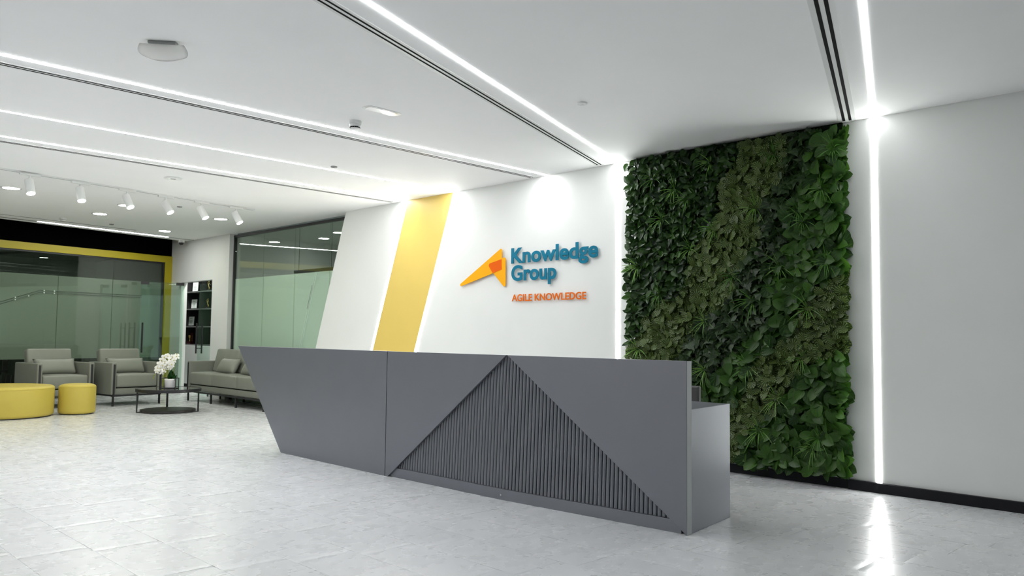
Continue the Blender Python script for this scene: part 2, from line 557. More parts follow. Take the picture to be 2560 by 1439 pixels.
for k in range(6):
    y = WY0 + 0.025 + (WY1 - WY0 - 0.05) * k / 5
    mesh_obj('mullion', box(B(), XR + 0.03, XR + 0.08, y - 0.025, y + 0.025, 0.05, WZ1), MT['blackmetal'], added_win)
    if k < 5:
        mesh_obj('pane', box(B(), XR + 0.05, XR + 0.06, y + 0.025, y + (WY1 - WY0 - 0.05) / 5 - 0.025, 0.05, WZ1), MT['glass'], added_win)
yx = lambda x, z: x - SL * (3.01 - z)
struct(mesh_obj('trim_1', prism(B(), [(yx(-8.625, 0), YW, 0), (yx(-7.69, 0), YW, 0), (-7.69, YW, ZC), (-8.625, YW, ZC)], (0, -0.003, 0)), MT['yellow']))
# skirting
struct(mesh_obj('baseboard_front', box(B(), -2.735, XR, 6.613, YW, 0, 0.078, 0.003, 1), MT['skirting']))
struct(mesh_obj('baseboard_green_wall', box(B(), -11.0, -2.735, YW - 0.008, YW, 0, 0.078), MT['skirting']))
# niche wall with the double door opening
NY0, NY1 = 6.75, 6.87
struct(mesh_obj('wall_niche', prism(B(), [(-16.72, NY0, 0), (-16.08, NY0, 0), (-16.08, NY0, 2.2), (-14.70, NY0, 2.2), (-14.70, NY0, 0), (-14.04, NY0, 0), (-14.04, NY0, 3.34), (-16.72, NY0, 3.34)], (0, NY1 - NY0, 0)), MT['white']))
# meeting-room wall: black band above the glass
LB = 7.2            # length of the glazed front
struct(mesh_obj('wall_left', prism(B(), [bw(-0.02, 2.745), bw(12.2, 2.745), bw(12.2, 3.34), bw(-0.02, 3.34)], -BN * 0.1), MT['void']))
struct(mesh_obj('wall_left_end', prism(B(), [bw(LB, 0), bw(12.2, 0), bw(12.2, 2.745), bw(LB, 2.745)], -BN * 0.1), MT['white']))


# yellow portal frame of the meeting room
fr = thing('glass_partition', 'yellow-framed glass front of the meeting room with frosted band', 'partition')
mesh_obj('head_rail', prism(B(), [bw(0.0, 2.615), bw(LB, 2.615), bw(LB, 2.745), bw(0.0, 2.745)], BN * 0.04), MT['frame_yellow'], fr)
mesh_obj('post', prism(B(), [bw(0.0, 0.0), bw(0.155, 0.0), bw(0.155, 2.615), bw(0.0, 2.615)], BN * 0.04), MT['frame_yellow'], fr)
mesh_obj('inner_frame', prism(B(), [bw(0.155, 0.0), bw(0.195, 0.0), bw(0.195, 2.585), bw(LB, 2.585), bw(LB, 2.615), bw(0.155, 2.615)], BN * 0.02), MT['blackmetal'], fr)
joints = [0.195, 1.22, 2.25, 3.28, 4.31, 5.34, 6.37, LB]
for a, b in zip(joints, joints[1:]):
    p = mesh_obj('pane', prism(B(), [bw(a + 0.002, 0.0, -0.004), bw(b - 0.002, 0.0, -0.004), bw(b - 0.002, 2.585, -0.004), bw(a + 0.002, 2.585, -0.004)], -BN * 0.008), MT['glass'], fr)
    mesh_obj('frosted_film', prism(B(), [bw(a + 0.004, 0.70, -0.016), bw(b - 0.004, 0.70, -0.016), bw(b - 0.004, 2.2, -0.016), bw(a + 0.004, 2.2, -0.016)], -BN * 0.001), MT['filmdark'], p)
for zo in (0.0, -0.039):
    def ln(s0, z0, s1, z1):
        mesh_obj('film_line', prism(B(), [bw(s0, z0 - 0.005, 0.001), bw(s1, z1 - 0.005, 0.001), bw(s1, z1 + 0.005, 0.001), bw(s0, z0 + 0.005, 0.001)], BN * 0.001), MT['etch'], fr)
    ln(0.62, 1.917 + zo, 2.58, 1.917 + zo)
    ln(2.58, 1.917 + zo, 3.9, 1.44 + zo)
for s0, z0 in ((2.32, 1.918), (2.32, 1.879), (2.50, 1.918), (2.50, 1.879), (2.98, 1.775), (2.98, 1.735), (2.76, 1.81)):
    c = bw(s0, z0, 0.003)
    tb = B()
    tube(tb, [c, c + BN * 0.004], 0.012, 10)
    mesh_obj('film_dot', tb, MT['etchlight'], fr)  # small pale discs along the film lines

# office glazing behind the slanted white panel
GY = 6.85
gl = thing('office_glazing', 'black-framed frosted glass wall behind the grey sofa', 'partition')
fz = 2.985
bm = B(); box(bm, -14.035, -10.0, GY - 0.02, GY + 0.03, fz - 0.04, fz)
mesh_obj('top_rail', bm, MT['blackmetal'], gl)
bm = B(); box(bm, -14.04, -14.0, GY - 0.02, GY + 0.03, 0, fz)
mesh_obj('side_post', bm, MT['blackmetal'], gl)
gj = [-14.0, -12.95, -11.9, -10.85, -9.9]
for a, b in zip(gj, gj[1:]):
    p = mesh_obj('pane', box(B(), a + 0.002, b - 0.002, GY, GY + 0.012, 0.0, fz - 0.04), MT['glass'], gl)
    mesh_obj('frosted_film', box(B(), a + 0.003, b - 0.003, GY + 0.016, GY + 0.017, 0.0, 2.185), MT['film'], p)
for dx, mm in ((0.0, 'etchlight'), (0.045, 'etchlight')):
    bm = B()
    prism(bm, [(-11.84 + dx, GY - 0.001, 0.5), (-11.832 + dx, GY - 0.001, 0.5), (-11.245 + dx, GY - 0.001, 2.185), (-11.253 + dx, GY - 0.001, 2.185)], (0, -0.001, 0))
    mesh_obj('film_line', bm, MT[mm], gl)
bm = B()
prism(bm, [(-11.47, GY - 0.003, 1.6), (-11.46, GY - 0.003, 1.6), (-11.325, GY - 0.003, 1.98), (-11.335, GY - 0.003, 1.98)], (0, -0.001, 0))
mesh_obj('film_line', bm, MT['etch'], gl)

# office behind that glass
struct(mesh_obj('ceiling_office', box(B(), -14.05, -8.5, GY + 0.05, 10.0, 3.0, 3.1), MT['office']))
struct(mesh_obj('wall_office_back', box(B(), -14.05, -8.5, 9.6, 9.7, 0, 3.0), MT['office']))
struct(mesh_obj('wall_office_side', box(B(), -8.5, -8.4, 6.78, 9.7, 0, 3.0), MT['office']))
struct(mesh_obj('wall_office_left', box(B(), -14.12, -14.04, GY + 0.03, 9.7, 0, 3.0), MT['white']))
# pantry beyond the double door
struct(mesh_obj('wall_pantry_back', box(B(), -19.2, -14.12, 8.05, 8.15, 0, 3.0), MT['white']))
struct(mesh_obj('wall_pantry_side', box(B(), -19.2, -18.0, 7.55, 8.05, 0, 3.0), MT['white']))
struct(mesh_obj('wall_pantry_left', box(B(), -19.3, -19.2, 6.87, 8.15, 0, 3.0), MT['white']))
struct(mesh_obj('ceiling_pantry', box(B(), -19.3, -14.12, 6.87, 8.15, 3.0, 3.1), MT['ceiling']))
# meeting room
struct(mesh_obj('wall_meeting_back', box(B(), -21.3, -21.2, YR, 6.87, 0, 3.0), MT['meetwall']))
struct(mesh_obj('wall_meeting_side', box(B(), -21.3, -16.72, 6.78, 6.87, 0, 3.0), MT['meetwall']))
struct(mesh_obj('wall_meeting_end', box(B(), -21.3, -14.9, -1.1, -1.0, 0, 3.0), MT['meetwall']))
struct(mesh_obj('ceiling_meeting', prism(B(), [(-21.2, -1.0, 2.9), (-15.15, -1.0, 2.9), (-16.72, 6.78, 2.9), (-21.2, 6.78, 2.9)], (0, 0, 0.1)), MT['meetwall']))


# ------------------------------------------------------------------ linear lights
def linear_light(label, p, q, wd=0.034, wall_pts=None, rear=None, m='strip'):
    t = thing('linear_light', label, 'light', group='recessed linear lights of the lobby')
    pts, d = strip_poly(p, q, wd, ZC - 0.003, ZC + 0.02)
    mesh_obj('ceiling_run', prism(B(), pts, d), MT[m], t)
    if wall_pts:
        mesh_obj('wall_run', prism(B(), wall_pts, (0, 0.012, 0)), MT['wstrip'], t)
    if rear:
        mesh_obj('rear_wall_run', box(B(), rear - wd / 2, rear + wd / 2, YR - 0.01, YR + 0.004, 0.1, ZC - 0.01), MT['rearstrip'], t)
    return t


d12 = Vector((-0.335, 0.944))


def run12(xw, y0):
    e = Vector((xw, YW - 0.004))
    s = e - d12 * ((YW - y0) / d12.y)
    return (s.x, s.y), (e.x, e.y)


def vrun(x0, x1, z0=0.0, z1=ZC - 0.003, sl=0.0, dy=0.0035):
    f = lambda x, z: x - sl * (ZC - z)
    return [(f(x0, z0), YW - dy, z0), (f(x1, z0), YW - dy, z0), (f(x1, z1), YW - dy, z1), (f(x0, z1), YW - dy, z1)]


linear_light('bright linear light nearest the right, bending down the wall beside the green wall', *run12(-2.497, 2.4), wd=0.030, wall_pts=vrun(-2.517, -2.482, 0.078), m='dimstrip')
linear_light('linear light slanting across the ceiling and down the wall left of the green wall', *run12(-5.086, 0.4), wd=0.030, wall_pts=vrun(-5.106, -5.068), m='midstrip')
linear_light('straight linear light ending at the wall above the sign', (-6.07, YR + 0.02), (-6.07, YW - 0.004), rear=-6.07)
linear_light('linear light bending down the right edge of the yellow panel', (-7.615, YR + 0.02), (-7.66, YW - 0.004), wd=0.026, wall_pts=vrun(-7.69, -7.645, sl=SL), rear=-7.615)
linear_light('linear light bending down the left edge of the yellow panel', (-8.65, YR + 0.02), (-8.65, YW - 0.004), wall_pts=vrun(-8.672, -8.627, sl=SL), rear=-8.65)
t = thing('linear_light', 'thin white linear light along the ceiling edge by the black band', 'light')
pts, d = strip_poly((-14.97, 3.86), (-15.46, 6.20), 0.036, ZC - 0.004, ZC + 0.01)
mesh_obj('diffuser', prism(B(), pts, d), MT['strip'], t)
pts, d = strip_poly((-15.47, 6.22), (-15.56, 6.74), 0.02, ZC - 0.003, ZC + 0.01)
mesh_obj('profile', prism(B(), pts, d), MT['slot'], t)
pts, d = strip_poly((-14.2, 0.0), (-14.965, 3.84), 0.03, ZC - 0.003, ZC + 0.01)
mesh_obj('profile', prism(B(), pts, d), MT['slot'], t)


# ------------------------------------------------------------------ slot diffusers
def slot_diffuser(label, p, q, wf, slots, ws):
    t = thing('slot_diffuser', label, 'air vent', group='slot diffusers in the ceiling')
    pts, d = strip_poly(p, q, wf, ZC - 0.004, ZC + 0.01)
    mesh_obj('frame', prism(B(), pts, d), MT['plastic'], t)
    P, Q = Vector(p), Vector(q)
    u = (Q - P).normalized()
    n = Vector((-u.y, u.x))
    for s in slots:
        a, b = P + u * 0.02 + n * s, Q - u * 0.02 + n * s
        pts, d = strip_poly((a.x, a.y), (b.x, b.y), ws, ZC - 0.0055, ZC)
        mesh_obj('slot', prism(B(), pts, d), MT['slot'], t)
    return t


def run12o(xw, ye):
    e = Vector((xw, ye))
    s = e - d12 * ((ye - YR - 0.05) / d12.y)
    return (s.x, s.y), (e.x, e.y)


slot_diffuser('wide twin-slot air vent beside the linear light above the green wall', *run12o(-2.695, 6.60), 0.135, (-0.024, 0.024), 0.022)
slot_diffuser('twin-slot air vent slanting across the ceiling towards the sign', *run12o(-5.285, 6.585), 0.10, (-0.019, 0.019), 0.014)
slot_diffuser('twin-slot air vent left of the straight linear light', (-6.275, YR + 0.1), (-6.275, 6.61), 0.09, (-0.019, 0.019), 0.013)
slot_diffuser('twin-slot air vent left of the yellow panel light', (-8.875, YR + 0.1), (-8.875, 6.58), 0.09, (-0.019, 0.019), 0.013)
slot_diffuser('long thin air vent near the black band', (-14.30, 2.2), (-14.86, 5.4), 0.05, (0.0,), 0.018)

# ------------------------------------------------------------------ downlights
DL = [(-11.72, 2.70, 'round downlight at the left edge of the ceiling'),
      (-12.05, 4.22, 'round downlight behind the third track spotlight'),
      (-13.23, 4.255, 'round downlight above the left armchair'),
      (-14.566, 5.78, 'round downlight nearest the dome camera'),
      (-12.309, 5.757, 'round downlight between the last two track spotlights'),
      (-10.6, 0.9, 'round downlight beyond the left edge, beside the track'),
      (-13.3, 1.6, 'round downlight beyond the left edge, before the meeting room')]


def downlight(x, y, z, label, r=0.098, group='round downlights', m='down'):
    t = thing('downlight', label, 'light', (x, y, z), group=group)
    mesh_obj('rim', lathe(B(), [(r + 0.022, 0.0), (r + 0.02, -0.006), (r, -0.007), (r - 0.006, -0.004), (r - 0.006, 0.0)], 32), MT['plastic'], t, True)
    mesh_obj('diffuser', lathe(B(), [(0, -0.0055), (r - 0.004, -0.0055), (r - 0.004, -0.001), (0, -0.001)], 32), MT[m], t)
    return t


for x, y, l in DL:
    downlight(x, y, ZC, l)
for x, y, l in ((-13.2, 8.2, 'left end, by the white column'), (-11.2, 8.2, 'above the black pendant'), (-9.6, 8.0, 'hidden by the slanted white panel')):
    downlight(x, y, 3.0, 'round downlight in the office behind the glass, ' + l, group='downlights of the office', m='officelamp')
for x, y, l in ((-17.5, 7.12, 'over the display cabinet'), (-15.8, 7.25, 'just inside the glass doors')):  # unseen lamps added to light the pantry and its shelves
    downlight(x, y, 3.0, 'added round downlight lighting the pantry, ' + l, group='added downlights of the pantry', m='addedpantrylamp')
downlight(-18.6, 3.6, 2.9, 'round downlight inside the dim meeting room', r=0.06, group='downlights of the meeting room')

# ------------------------------------------------------------------ track with spotlights
TP, TQ = Vector((-10.02, 0.4)), Vector((-10.95, 5.62))
tr = thing('lighting_track', 'slim white ceiling track carrying six spotlights', 'track')
pts, d = strip_poly((TP.x, TP.y), (TQ.x, TQ.y), 0.034, ZC - 0.018, ZC)
mesh_obj('rail', prism(B(), pts, d), MT['plastic'], tr)
pts, d = strip_poly((TP.x, TP.y + 0.02), (TQ.x, TQ.y - 0.02), 0.012, ZC - 0.0195, ZC - 0.01)
mesh_obj('groove', prism(B(), pts, d), MT['greyplastic'], tr)
tu = (TQ - TP).normalized()
names = ['first white track spotlight from the left', 'second white track spotlight from the left', 'third white track spotlight, in front of a downlight',
         'fourth white track spotlight, tilted most', 'fifth white track spotlight from the left', 'last white track spotlight, nearest the glass wall']
aim = [(0.36, 0.06), (0.36, 0.05), (0.45, 0.22), (0.48, 0.36), (0.42, 0.34), (0.42, 0.34)]
for (x, y), nm, (ax, ay) in zip(((-10.376, 2.571), (-10.49, 3.142), (-10.60, 3.72), (-10.70, 4.246), (-10.79, 4.766), (-10.87, 5.303)), names, aim):
    t = thing('track_spotlight', nm, 'light', (x, y, ZC - 0.02), group='spotlights on the ceiling track')
    bm = B()
    a, b = -tu * 0.11, tu * 0.11
    pts, d = strip_poly((a.x, a.y), (b.x, b.y), 0.032, -0.022, 0.0)
    prism(bm, pts, d)
    mesh_obj('adapter', bm, MT['plastic'], t)
    bm = B()
    tube(bm, [(0, 0, -0.02), (0, 0, -0.115)], 0.011, 10)
    mesh_obj('stem', bm, MT['plastic'], t, False)
    ad_ = Vector((ax, ay, -0.88)).normalized()
    c = Vector((0, 0, -0.115))
    s0, s1 = c - ad_ * 0.055, c + ad_ * 0.125
    bm = B()
    tube(bm, [s0, s0 + ad_ * 0.006, s1 - ad_ * 0.004, s1], [0.040, 0.047, 0.047, 0.045], 24)
    mesh_obj('lamp_body', bm, MT['plastic'], t, False)
    bm = B()
    tube(bm, [s1 - ad_ * 0.001, s1 + ad_ * 0.003], 0.042, 24)
    mesh_obj('lens', bm, MT['spotlens'], t, False)


# ------------------------------------------------------------------ small ceiling fittings
t = thing('emergency_light', 'white curved emergency light hanging below the ceiling, upper left', 'light', (-5.06, 1.955, ZC), math.radians(52))
bm = B(); box(bm, -0.085, 0.085, -0.035, 0.035, -0.018, 0, 0.006)
mesh_obj('mount', bm, MT['greyplastic'], t)
for s_ in (1, -1):
    bm = B()
    tube(bm, [(0.05 * s_, 0.0, -0.01), (0.055 * s_, -0.005, -0.06)], 0.012, 8)
    mesh_obj('bracket', bm, MT['greyplastic'], t)
bm = B()
NX, NY = 13, 7
gr = []
for j in range(NY):
    row = []
    for i in range(NX):
        u, v = i / (NX - 1) * 2 - 1, j / (NY - 1) * 2 - 1
        sx = 0.15 * u * (1 - 0.12 * v * v)
        sy = 0.062 * v * (1 - 0.28 * u * u)
        row.append(bm.verts.new((sx, sy, -0.07 + 0.028 * u * u + 0.012 * v * v)))
    gr.append(row)
for j in range(NY - 1):
    for i in range(NX - 1):
        bm.faces.new((gr[j][i], gr[j][i + 1], gr[j + 1][i + 1], gr[j + 1][i]))
bmesh.ops.solidify(bm, geom=bm.faces[:], thickness=0.012)
bmesh.ops.transform(bm, matrix=Matrix.Translation((0, -0.012, -0.012)) @ Matrix.Translation((0, 0, -0.06)) @ Matrix.Rotation(math.radians(-38), 4, 'X') @ Matrix.Translation((0, 0, 0.06)), verts=bm.verts[:])
mesh_obj('diffuser', bm, MT['clearplastic'], t, True)

t = thing('smoke_detector', 'white round smoke detector with dark slots by the recessed lamp', 'detector', (-5.742, 3.843, ZC))
mesh_obj('base', lathe(B(), [(0.055, 0), (0.055, -0.022), (0.052, -0.026)], 28), MT['plastic'], t, False)
mesh_obj('head', lathe(B(), [(0.050, -0.026), (0.046, -0.045), (0.036, -0.052)], 28), MT['plastic'], t, True)
bm = B()
for k in range(14):
    a = k * 2 * math.pi / 14
    c = Vector((0.038 * math.cos(a), 0.038 * math.sin(a), -0.0525))
    u, v = Vector((-math.sin(a), math.cos(a), 0)) * 0.0062, Vector((math.cos(a), math.sin(a), 0.0)) * 0.006
    prism(bm, [c - u - v, c + u - v, c + u + v, c - u + v], (0, 0, -0.006))
mesh_obj('slots', bm, MT['slot'], t)
mesh_obj('cap', lathe(B(), [(0.041, -0.058), (0.036, -0.064), (0, -0.066)], 28), MT['plastic'], t, True)

t = thing('emergency_downlight', 'recessed oblong emergency lamp with clear lens beside the smoke detector', 'light', (-5.31, 3.808, ZC), math.radians(90))


def stadium(bm, L_, W_, z0, z1, n=8):
    pts = []
    for s, c in ((1, L_ / 2 - W_ * 0.35), (-1, -(L_ / 2 - W_ * 0.35))):
        for k in range(n + 1):
            a = -math.pi / 2 + math.pi * k / n if s > 0 else math.pi / 2 + math.pi * k / n
            pts.append((c + W_ * 0.35 * math.cos(a), W_ / 2 * math.sin(a), z0))
    prism(bm, pts, (0, 0, z1 - z0))
    return bm


mesh_obj('bezel', stadium(B(), 0.345, 0.125, -0.004, 0.004), MT['plastic'], t)
mesh_obj('lens', stadium(B(), 0.305, 0.09, -0.006, 0.002), MT['clearplastic'], t)
bm = B(); box(bm, 0.03, 0.09, -0.034, 0.034, -0.0075, 0.0)
mesh_obj('lamp', bm, emit('small_lamp', (1, 1, 0.95), 1.1), t)


def ceiling_disc(name, label, cat, x, y, r, m, h=0.012):
    t = thing(name, label, cat, (x, y, ZC))
    mesh_obj('plate', lathe(B(), [(r, 0), (r, -h * 0.4), (r * 0.92, -h), (0, -h)], 28), MT[m], t, False)
    mesh_obj('centre', lathe(B(), [(r * 0.3, -h), (r * 0.28, -h - 0.004), (0, -h - 0.004)], 16), MT['greyplastic' if m == 'plastic' and r > 0.07 else m], t, False)
    return t


ceiling_disc('sprinkler_cover', 'small white sprinkler cover on the ceiling right of the slanting light', 'sprinkler', -3.976, 4.73, 0.042, 'plastic')
ceiling_disc('sprinkler_cover', 'small grey sprinkler cover beside the long linear light', 'sprinkler', -7.477, 4.748, 0.036, 'greyplastic')
ceiling_disc('ceiling_speaker', 'flat white ceiling speaker above the track', 'speaker', -9.476, 3.835, 0.105, 'plastic')
ceiling_disc('sprinkler_cover', 'small grey sprinkler cover right of the fourth track spotlight', 'sprinkler', -11.558, 4.784, 0.036, 'greyplastic')
ceiling_disc('sprinkler_cover', 'small dark sprinkler cover near the black band', 'sprinkler', -14.36, 4.808, 0.036, 'greyplastic')
t = thing('smoke_detector', 'small smoke detector near the black band beside the thin vent', 'detector', (-14.20, 4.02, ZC))
mesh_obj('base', lathe(B(), [(0.055, 0), (0.055, -0.024), (0.045, -0.03)], 20), MT['plastic'], t, False)
mesh_obj('cap', lathe(B(), [(0.046, -0.034), (0.04, -0.05), (0, -0.052)], 20), MT['plastic'], t, False)
mesh_obj('slots', lathe(B(), [(0.042, -0.03), (0.042, -0.034)], 20), MT['slot'], t)
t = thing('dome_camera', 'small white dome camera at the ceiling edge above the glass doors', 'camera', (-15.80, 6.60, ZC))
mesh_obj('base', lathe(B(), [(0.062, 0), (0.062, -0.03), (0.055, -0.045)], 24), MT['plastic'], t, False)
mesh_obj('dome', lathe(B(), [(0.046, -0.045), (0.042, -0.07), (0.025, -0.088), (0, -0.093)], 24), MT['blackmetal'], t, True)

# pendant bar in the office
t = thing('pendant_light', 'black linear pendant hanging on wires behind the glass', 'light', (-11.72, 7.12, 0))
bm = B(); box(bm, -0.62, 0.62, -0.025, 0.025, 2.225, 2.275)
mesh_obj('bar', bm, MT['blackmetal'], t)
for x in (-0.5, 0.5):
    bm = B(); tube(bm, [(x, 0, 2.275), (x, 0, 3.0)], 0.004, 6)
    mesh_obj('wire', bm, MT['blackmetal'], t)

# ------------------------------------------------------------------ sign
def rounded(pts, r, n=6):
    out = []
    m = len(pts)
    for i in range(m):
        p0, p1, p2 = Vector(pts[i - 1]), Vector(pts[i]), Vector(pts[(i + 1) % m])
        ri = r[i] if isinstance(r, (list, tuple)) else r
        a, b = (p0 - p1).normalized(), (p2 - p1).normalized()
        ang = a.angle(b)
        d = ri / math.tan(ang / 2)
        c = p1 + (a + b).normalized() * (ri / math.sin(ang / 2))
        s, e = p1 + a * d, p1 + b * d
        v0, v1 = s - c, e - c
        for k in range(n + 1):
            t_ = k / n
            v = v0.lerp(v1, t_)
            v = v.normalized() * ri
            out.append(c + v)
    return out


em = thing('wall_emblem', 'yellow and orange arrow emblem mounted left of the lettering', 'sign')
SY = 6.612


def sign_poly(name, pts, r, y, th, m):
    q = rounded(pts, r)
    mesh_obj(name, prism(B(), [(p.x, y, p.y) for p in q], (0, th, 0)), MT[m], em)


sign_poly('long_wing', [(-7.60, 1.785), (-6.776, 2.240), (-6.770, 1.981)], [0.016, 0.016, 0.012], SY, 0.008, 'signyellow')
sign_poly('short_wing', [(-6.714, 2.129), (-6.710, 1.755), (-7.025, 2.045)], [0.022, 0.02, 0.026], SY + 0.0025, 0.008, 'signyellow')
sign_poly('overlap', [(-7.012, 2.058), (-6.7745, 2.1055), (-6.7705, 1.983), (-6.924, 1.948)], [0.026, 0.003, 0.004, 0.004], SY - 0.0012, 0.006, 'signdeep')


def lettering(label, words, size, bold, m, y, th):
    """words: (text, x0, x1, baseline)"""
    t = thing('wall_lettering', label, 'sign')
    for text, x0, x1, zb in words:
        cu = bpy.data.curves.new('measure', 'FONT')
        cu.size = size
        ob = bpy.data.objects.new('measure', cu)
        COL.objects.link(ob)

        def width(s):
            cu.body = s
            bpy.context.view_layer.update()
            return ob.dimensions.x
        hh = width('HH')
        adv = {ch: width('H' + ch + 'H') - hh for ch in set(text)}
        cu.offset = bold
        meshes = {}
        dg = bpy.context.evaluated_depsgraph_get()
        for ch in set(text):
            if ch == ' ':
                continue
            cu.body = ch
            cu.extrude = th / 2
            cu.resolution_u = 8
            bpy.context.view_layer.update()
            dg = bpy.context.evaluated_depsgraph_get()
            me = bpy.data.meshes.new_from_object(ob.evaluated_get(dg))
            me.name = 'letter'
            me.materials.clear()
            me.materials.append(MT[m])
            meshes[ch] = me
        pos, x = [], 0.0
        for ch in text:
            pos.append(x)
            x += adv[ch]
        bb = lambda ch: (min(v.co.x for v in meshes[ch].vertices), max(v.co.x for v in meshes[ch].vertices))
        lo = pos[0] + bb(text[0])[0]
        hi = pos[-1] + bb(text[-1])[1]
        k = (x1 - x0) / (hi - lo)
        for ch, px in zip(text, pos):
            if ch == ' ':
                continue
            o = bpy.data.objects.new('letter', meshes[ch])
            COL.objects.link(o)
            o.parent = t
            o.rotation_euler = (math.pi / 2, 0, 0)
            o.scale = (k, 1, 1)
            o.location = (x0 + (px - lo) * k, y + th / 2, zb)
        bpy.data.objects.remove(ob)
        bpy.data.curves.remove(cu)
    return t


lettering('teal raised lettering reading Knowledge Group on the white wall', [('Knowledge', -6.618, -5.328, 2.049), ('Group', -6.612, -5.915, 1.846)], 0.243, 0.0072, 'teal', SY, 0.007)
lettering('small orange lettering reading AGILE KNOWLEDGE below the teal words', [('AGILE KNOWLEDGE', -6.607, -5.495, 1.606)], 0.110, 0.0017, 'signorange', SY + 0.008, 0.006)

# ------------------------------------------------------------------ reception desk
DZ = 1.06
dk = thing('reception_desk', 'long grey faceted reception desk with a ribbed triangle front', 'desk', (-5.6, 4.3, 0))
dk_off = Vector((-5.6, 4.3, 0))


def dpart(name, bm, m, smooth=False, parent=None):
    for v in bm.verts:
        v.co -= dk_off
    return mesh_obj(name, bm, MT[m], parent or dk, smooth)


PT = 0.022
A0 = Vector((-8.475, 4.212, DZ)); A1 = Vector((-5.682, 4.182, DZ))
A2 = Vector((-5.682, 4.182, 0)); A3 = Vector((-7.47, 4.203, 0))
dpart('front_panel', prism(B(), [A0, A1, A2, A3], (0, 0.055, 0), 0.0015), 'desk')
# right-hand faceted front: line from D0 to D1
D0, D1 = Vector((-5.680, 4.184, 0)), Vector((-2.766, 4.306, 0))
Du = (D1 - D0).normalized()
Dn = Vector((-Du.y, Du.x, 0))       # into the desk


def dp(s, z, n=0.0):
    return D0 + Du * s + Dn * n + Vector((0, 0, z))


DL_ = (D1 - D0).length
AP = 1.40           # apex position along the front
dpart('front_panel', prism(B(), [dp(0.003, DZ), dp(AP - 0.004, DZ), dp(0.035, 0.0), dp(0.003, 0.0)], Dn * PT, 0.001), 'desk')
dpart('front_panel', prism(B(), [dp(AP + 0.008, DZ), dp(DL_, DZ), dp(DL_, 0.0)], Dn * PT, 0.001), 'desk')
dpart('backing_panel', prism(B(), [dp(0.003, 0.0, 0.050), dp(DL_ - 0.002, 0.0, 0.050), dp(DL_ - 0.002, DZ - 0.002, 0.050), dp(0.003, DZ - 0.002, 0.050)], Dn * 0.006), 'desk')
dpart('plinth', prism(B(), [dp(0.04, 0.0, 0.020), dp(AP, 0.0, -0.024), dp(DL_ - 0.05, 0.0, 0.020), dp(DL_ - 0.05, 0.0, 0.049), dp(0.04, 0.0, 0.049)], (0, 0, 0.078), 0.0015), 'desk')
bm = B()
c = dp(1.38, 0.035, -0.022)
tube(bm, [c, c - Dn * 0.003], 0.007, 10)
dpart('screw', bm, 'chrome')
# ribs of the recessed triangle, one rounded bar each
NS = 84
pitch_ = (DL_ - 0.12) / NS
zt = lambda s: DZ * s / AP if s < AP else DZ * (DL_ - s) / (DL_ - AP)
slots_done = 0
for i in range(NS):
    s = 0.09 + (i + 0.5) * pitch_ * 0.985
    z1 = zt(s) - 0.006 if False else zt(s) + 0.03
    z1 = min(z1, DZ - 0.004)
    if z1 < 0.10:
        continue
    hw = pitch_ * 0.40
    prof = [(-hw, 0.040), (-hw * 0.78, 0.0375), (-hw * 0.32, 0.0342), (hw * 0.32, 0.0342), (hw * 0.78, 0.0375), (hw, 0.040), (hw, 0.049), (-hw, 0.049)]
    bm = B()
    lean = 0.046 * max(0.0, zt(s) - 0.079) / DZ        # the ribbed triangle folds outwards along its middle
    prism(bm, [dp(s + a, 0.079, n - (lean if n < 0.045 else 0)) for a, n in prof], (0, 0, z1 - 0.079))
    for v in bm.verts:
        if v.co.z > 0.08 and (v.co - D0).dot(Dn) < 0.045:
            v.co += Dn * lean
    dpart('rib', bm, 'desk')
# upper edge and the lower working counter behind the front
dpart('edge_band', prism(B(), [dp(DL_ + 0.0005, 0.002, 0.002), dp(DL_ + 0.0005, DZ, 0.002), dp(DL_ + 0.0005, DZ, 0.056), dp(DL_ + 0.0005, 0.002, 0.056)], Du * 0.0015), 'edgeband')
dpart('inner_front_panel', prism(B(), [dp(0.003, 0.76, 0.0565), dp(DL_ - 0.032, 0.76, 0.0565), dp(DL_ - 0.032, DZ - 0.003, 0.0565), dp(0.003, DZ - 0.003, 0.0565)], Dn * 0.004), 'deskdark')
S0, S1 = Vector((-2.771, 4.364, 0)), Vector((-2.850, 4.968, 0))
dpart('side_panel', prism(B(), [S0, S1, S1 + Vector((0, 0, 0.76)), S0 + Vector((0, 0, 0.76))], (-0.05, 0, 0), 0.0015), 'desk')
dpart('worktop', prism(B(), [(-2.823, 4.368, 0.72), (-2.901, 4.966, 0.72), (-7.6, 4.86, 0.72), (-7.9, 4.28, 0.72)], (0, 0, 0.0395), 0.0), 'desk')
dpart('foot', box(B(), -2.83, -2.79, 4.40, 4.44, 0.0, 0.004), 'blackmetal')
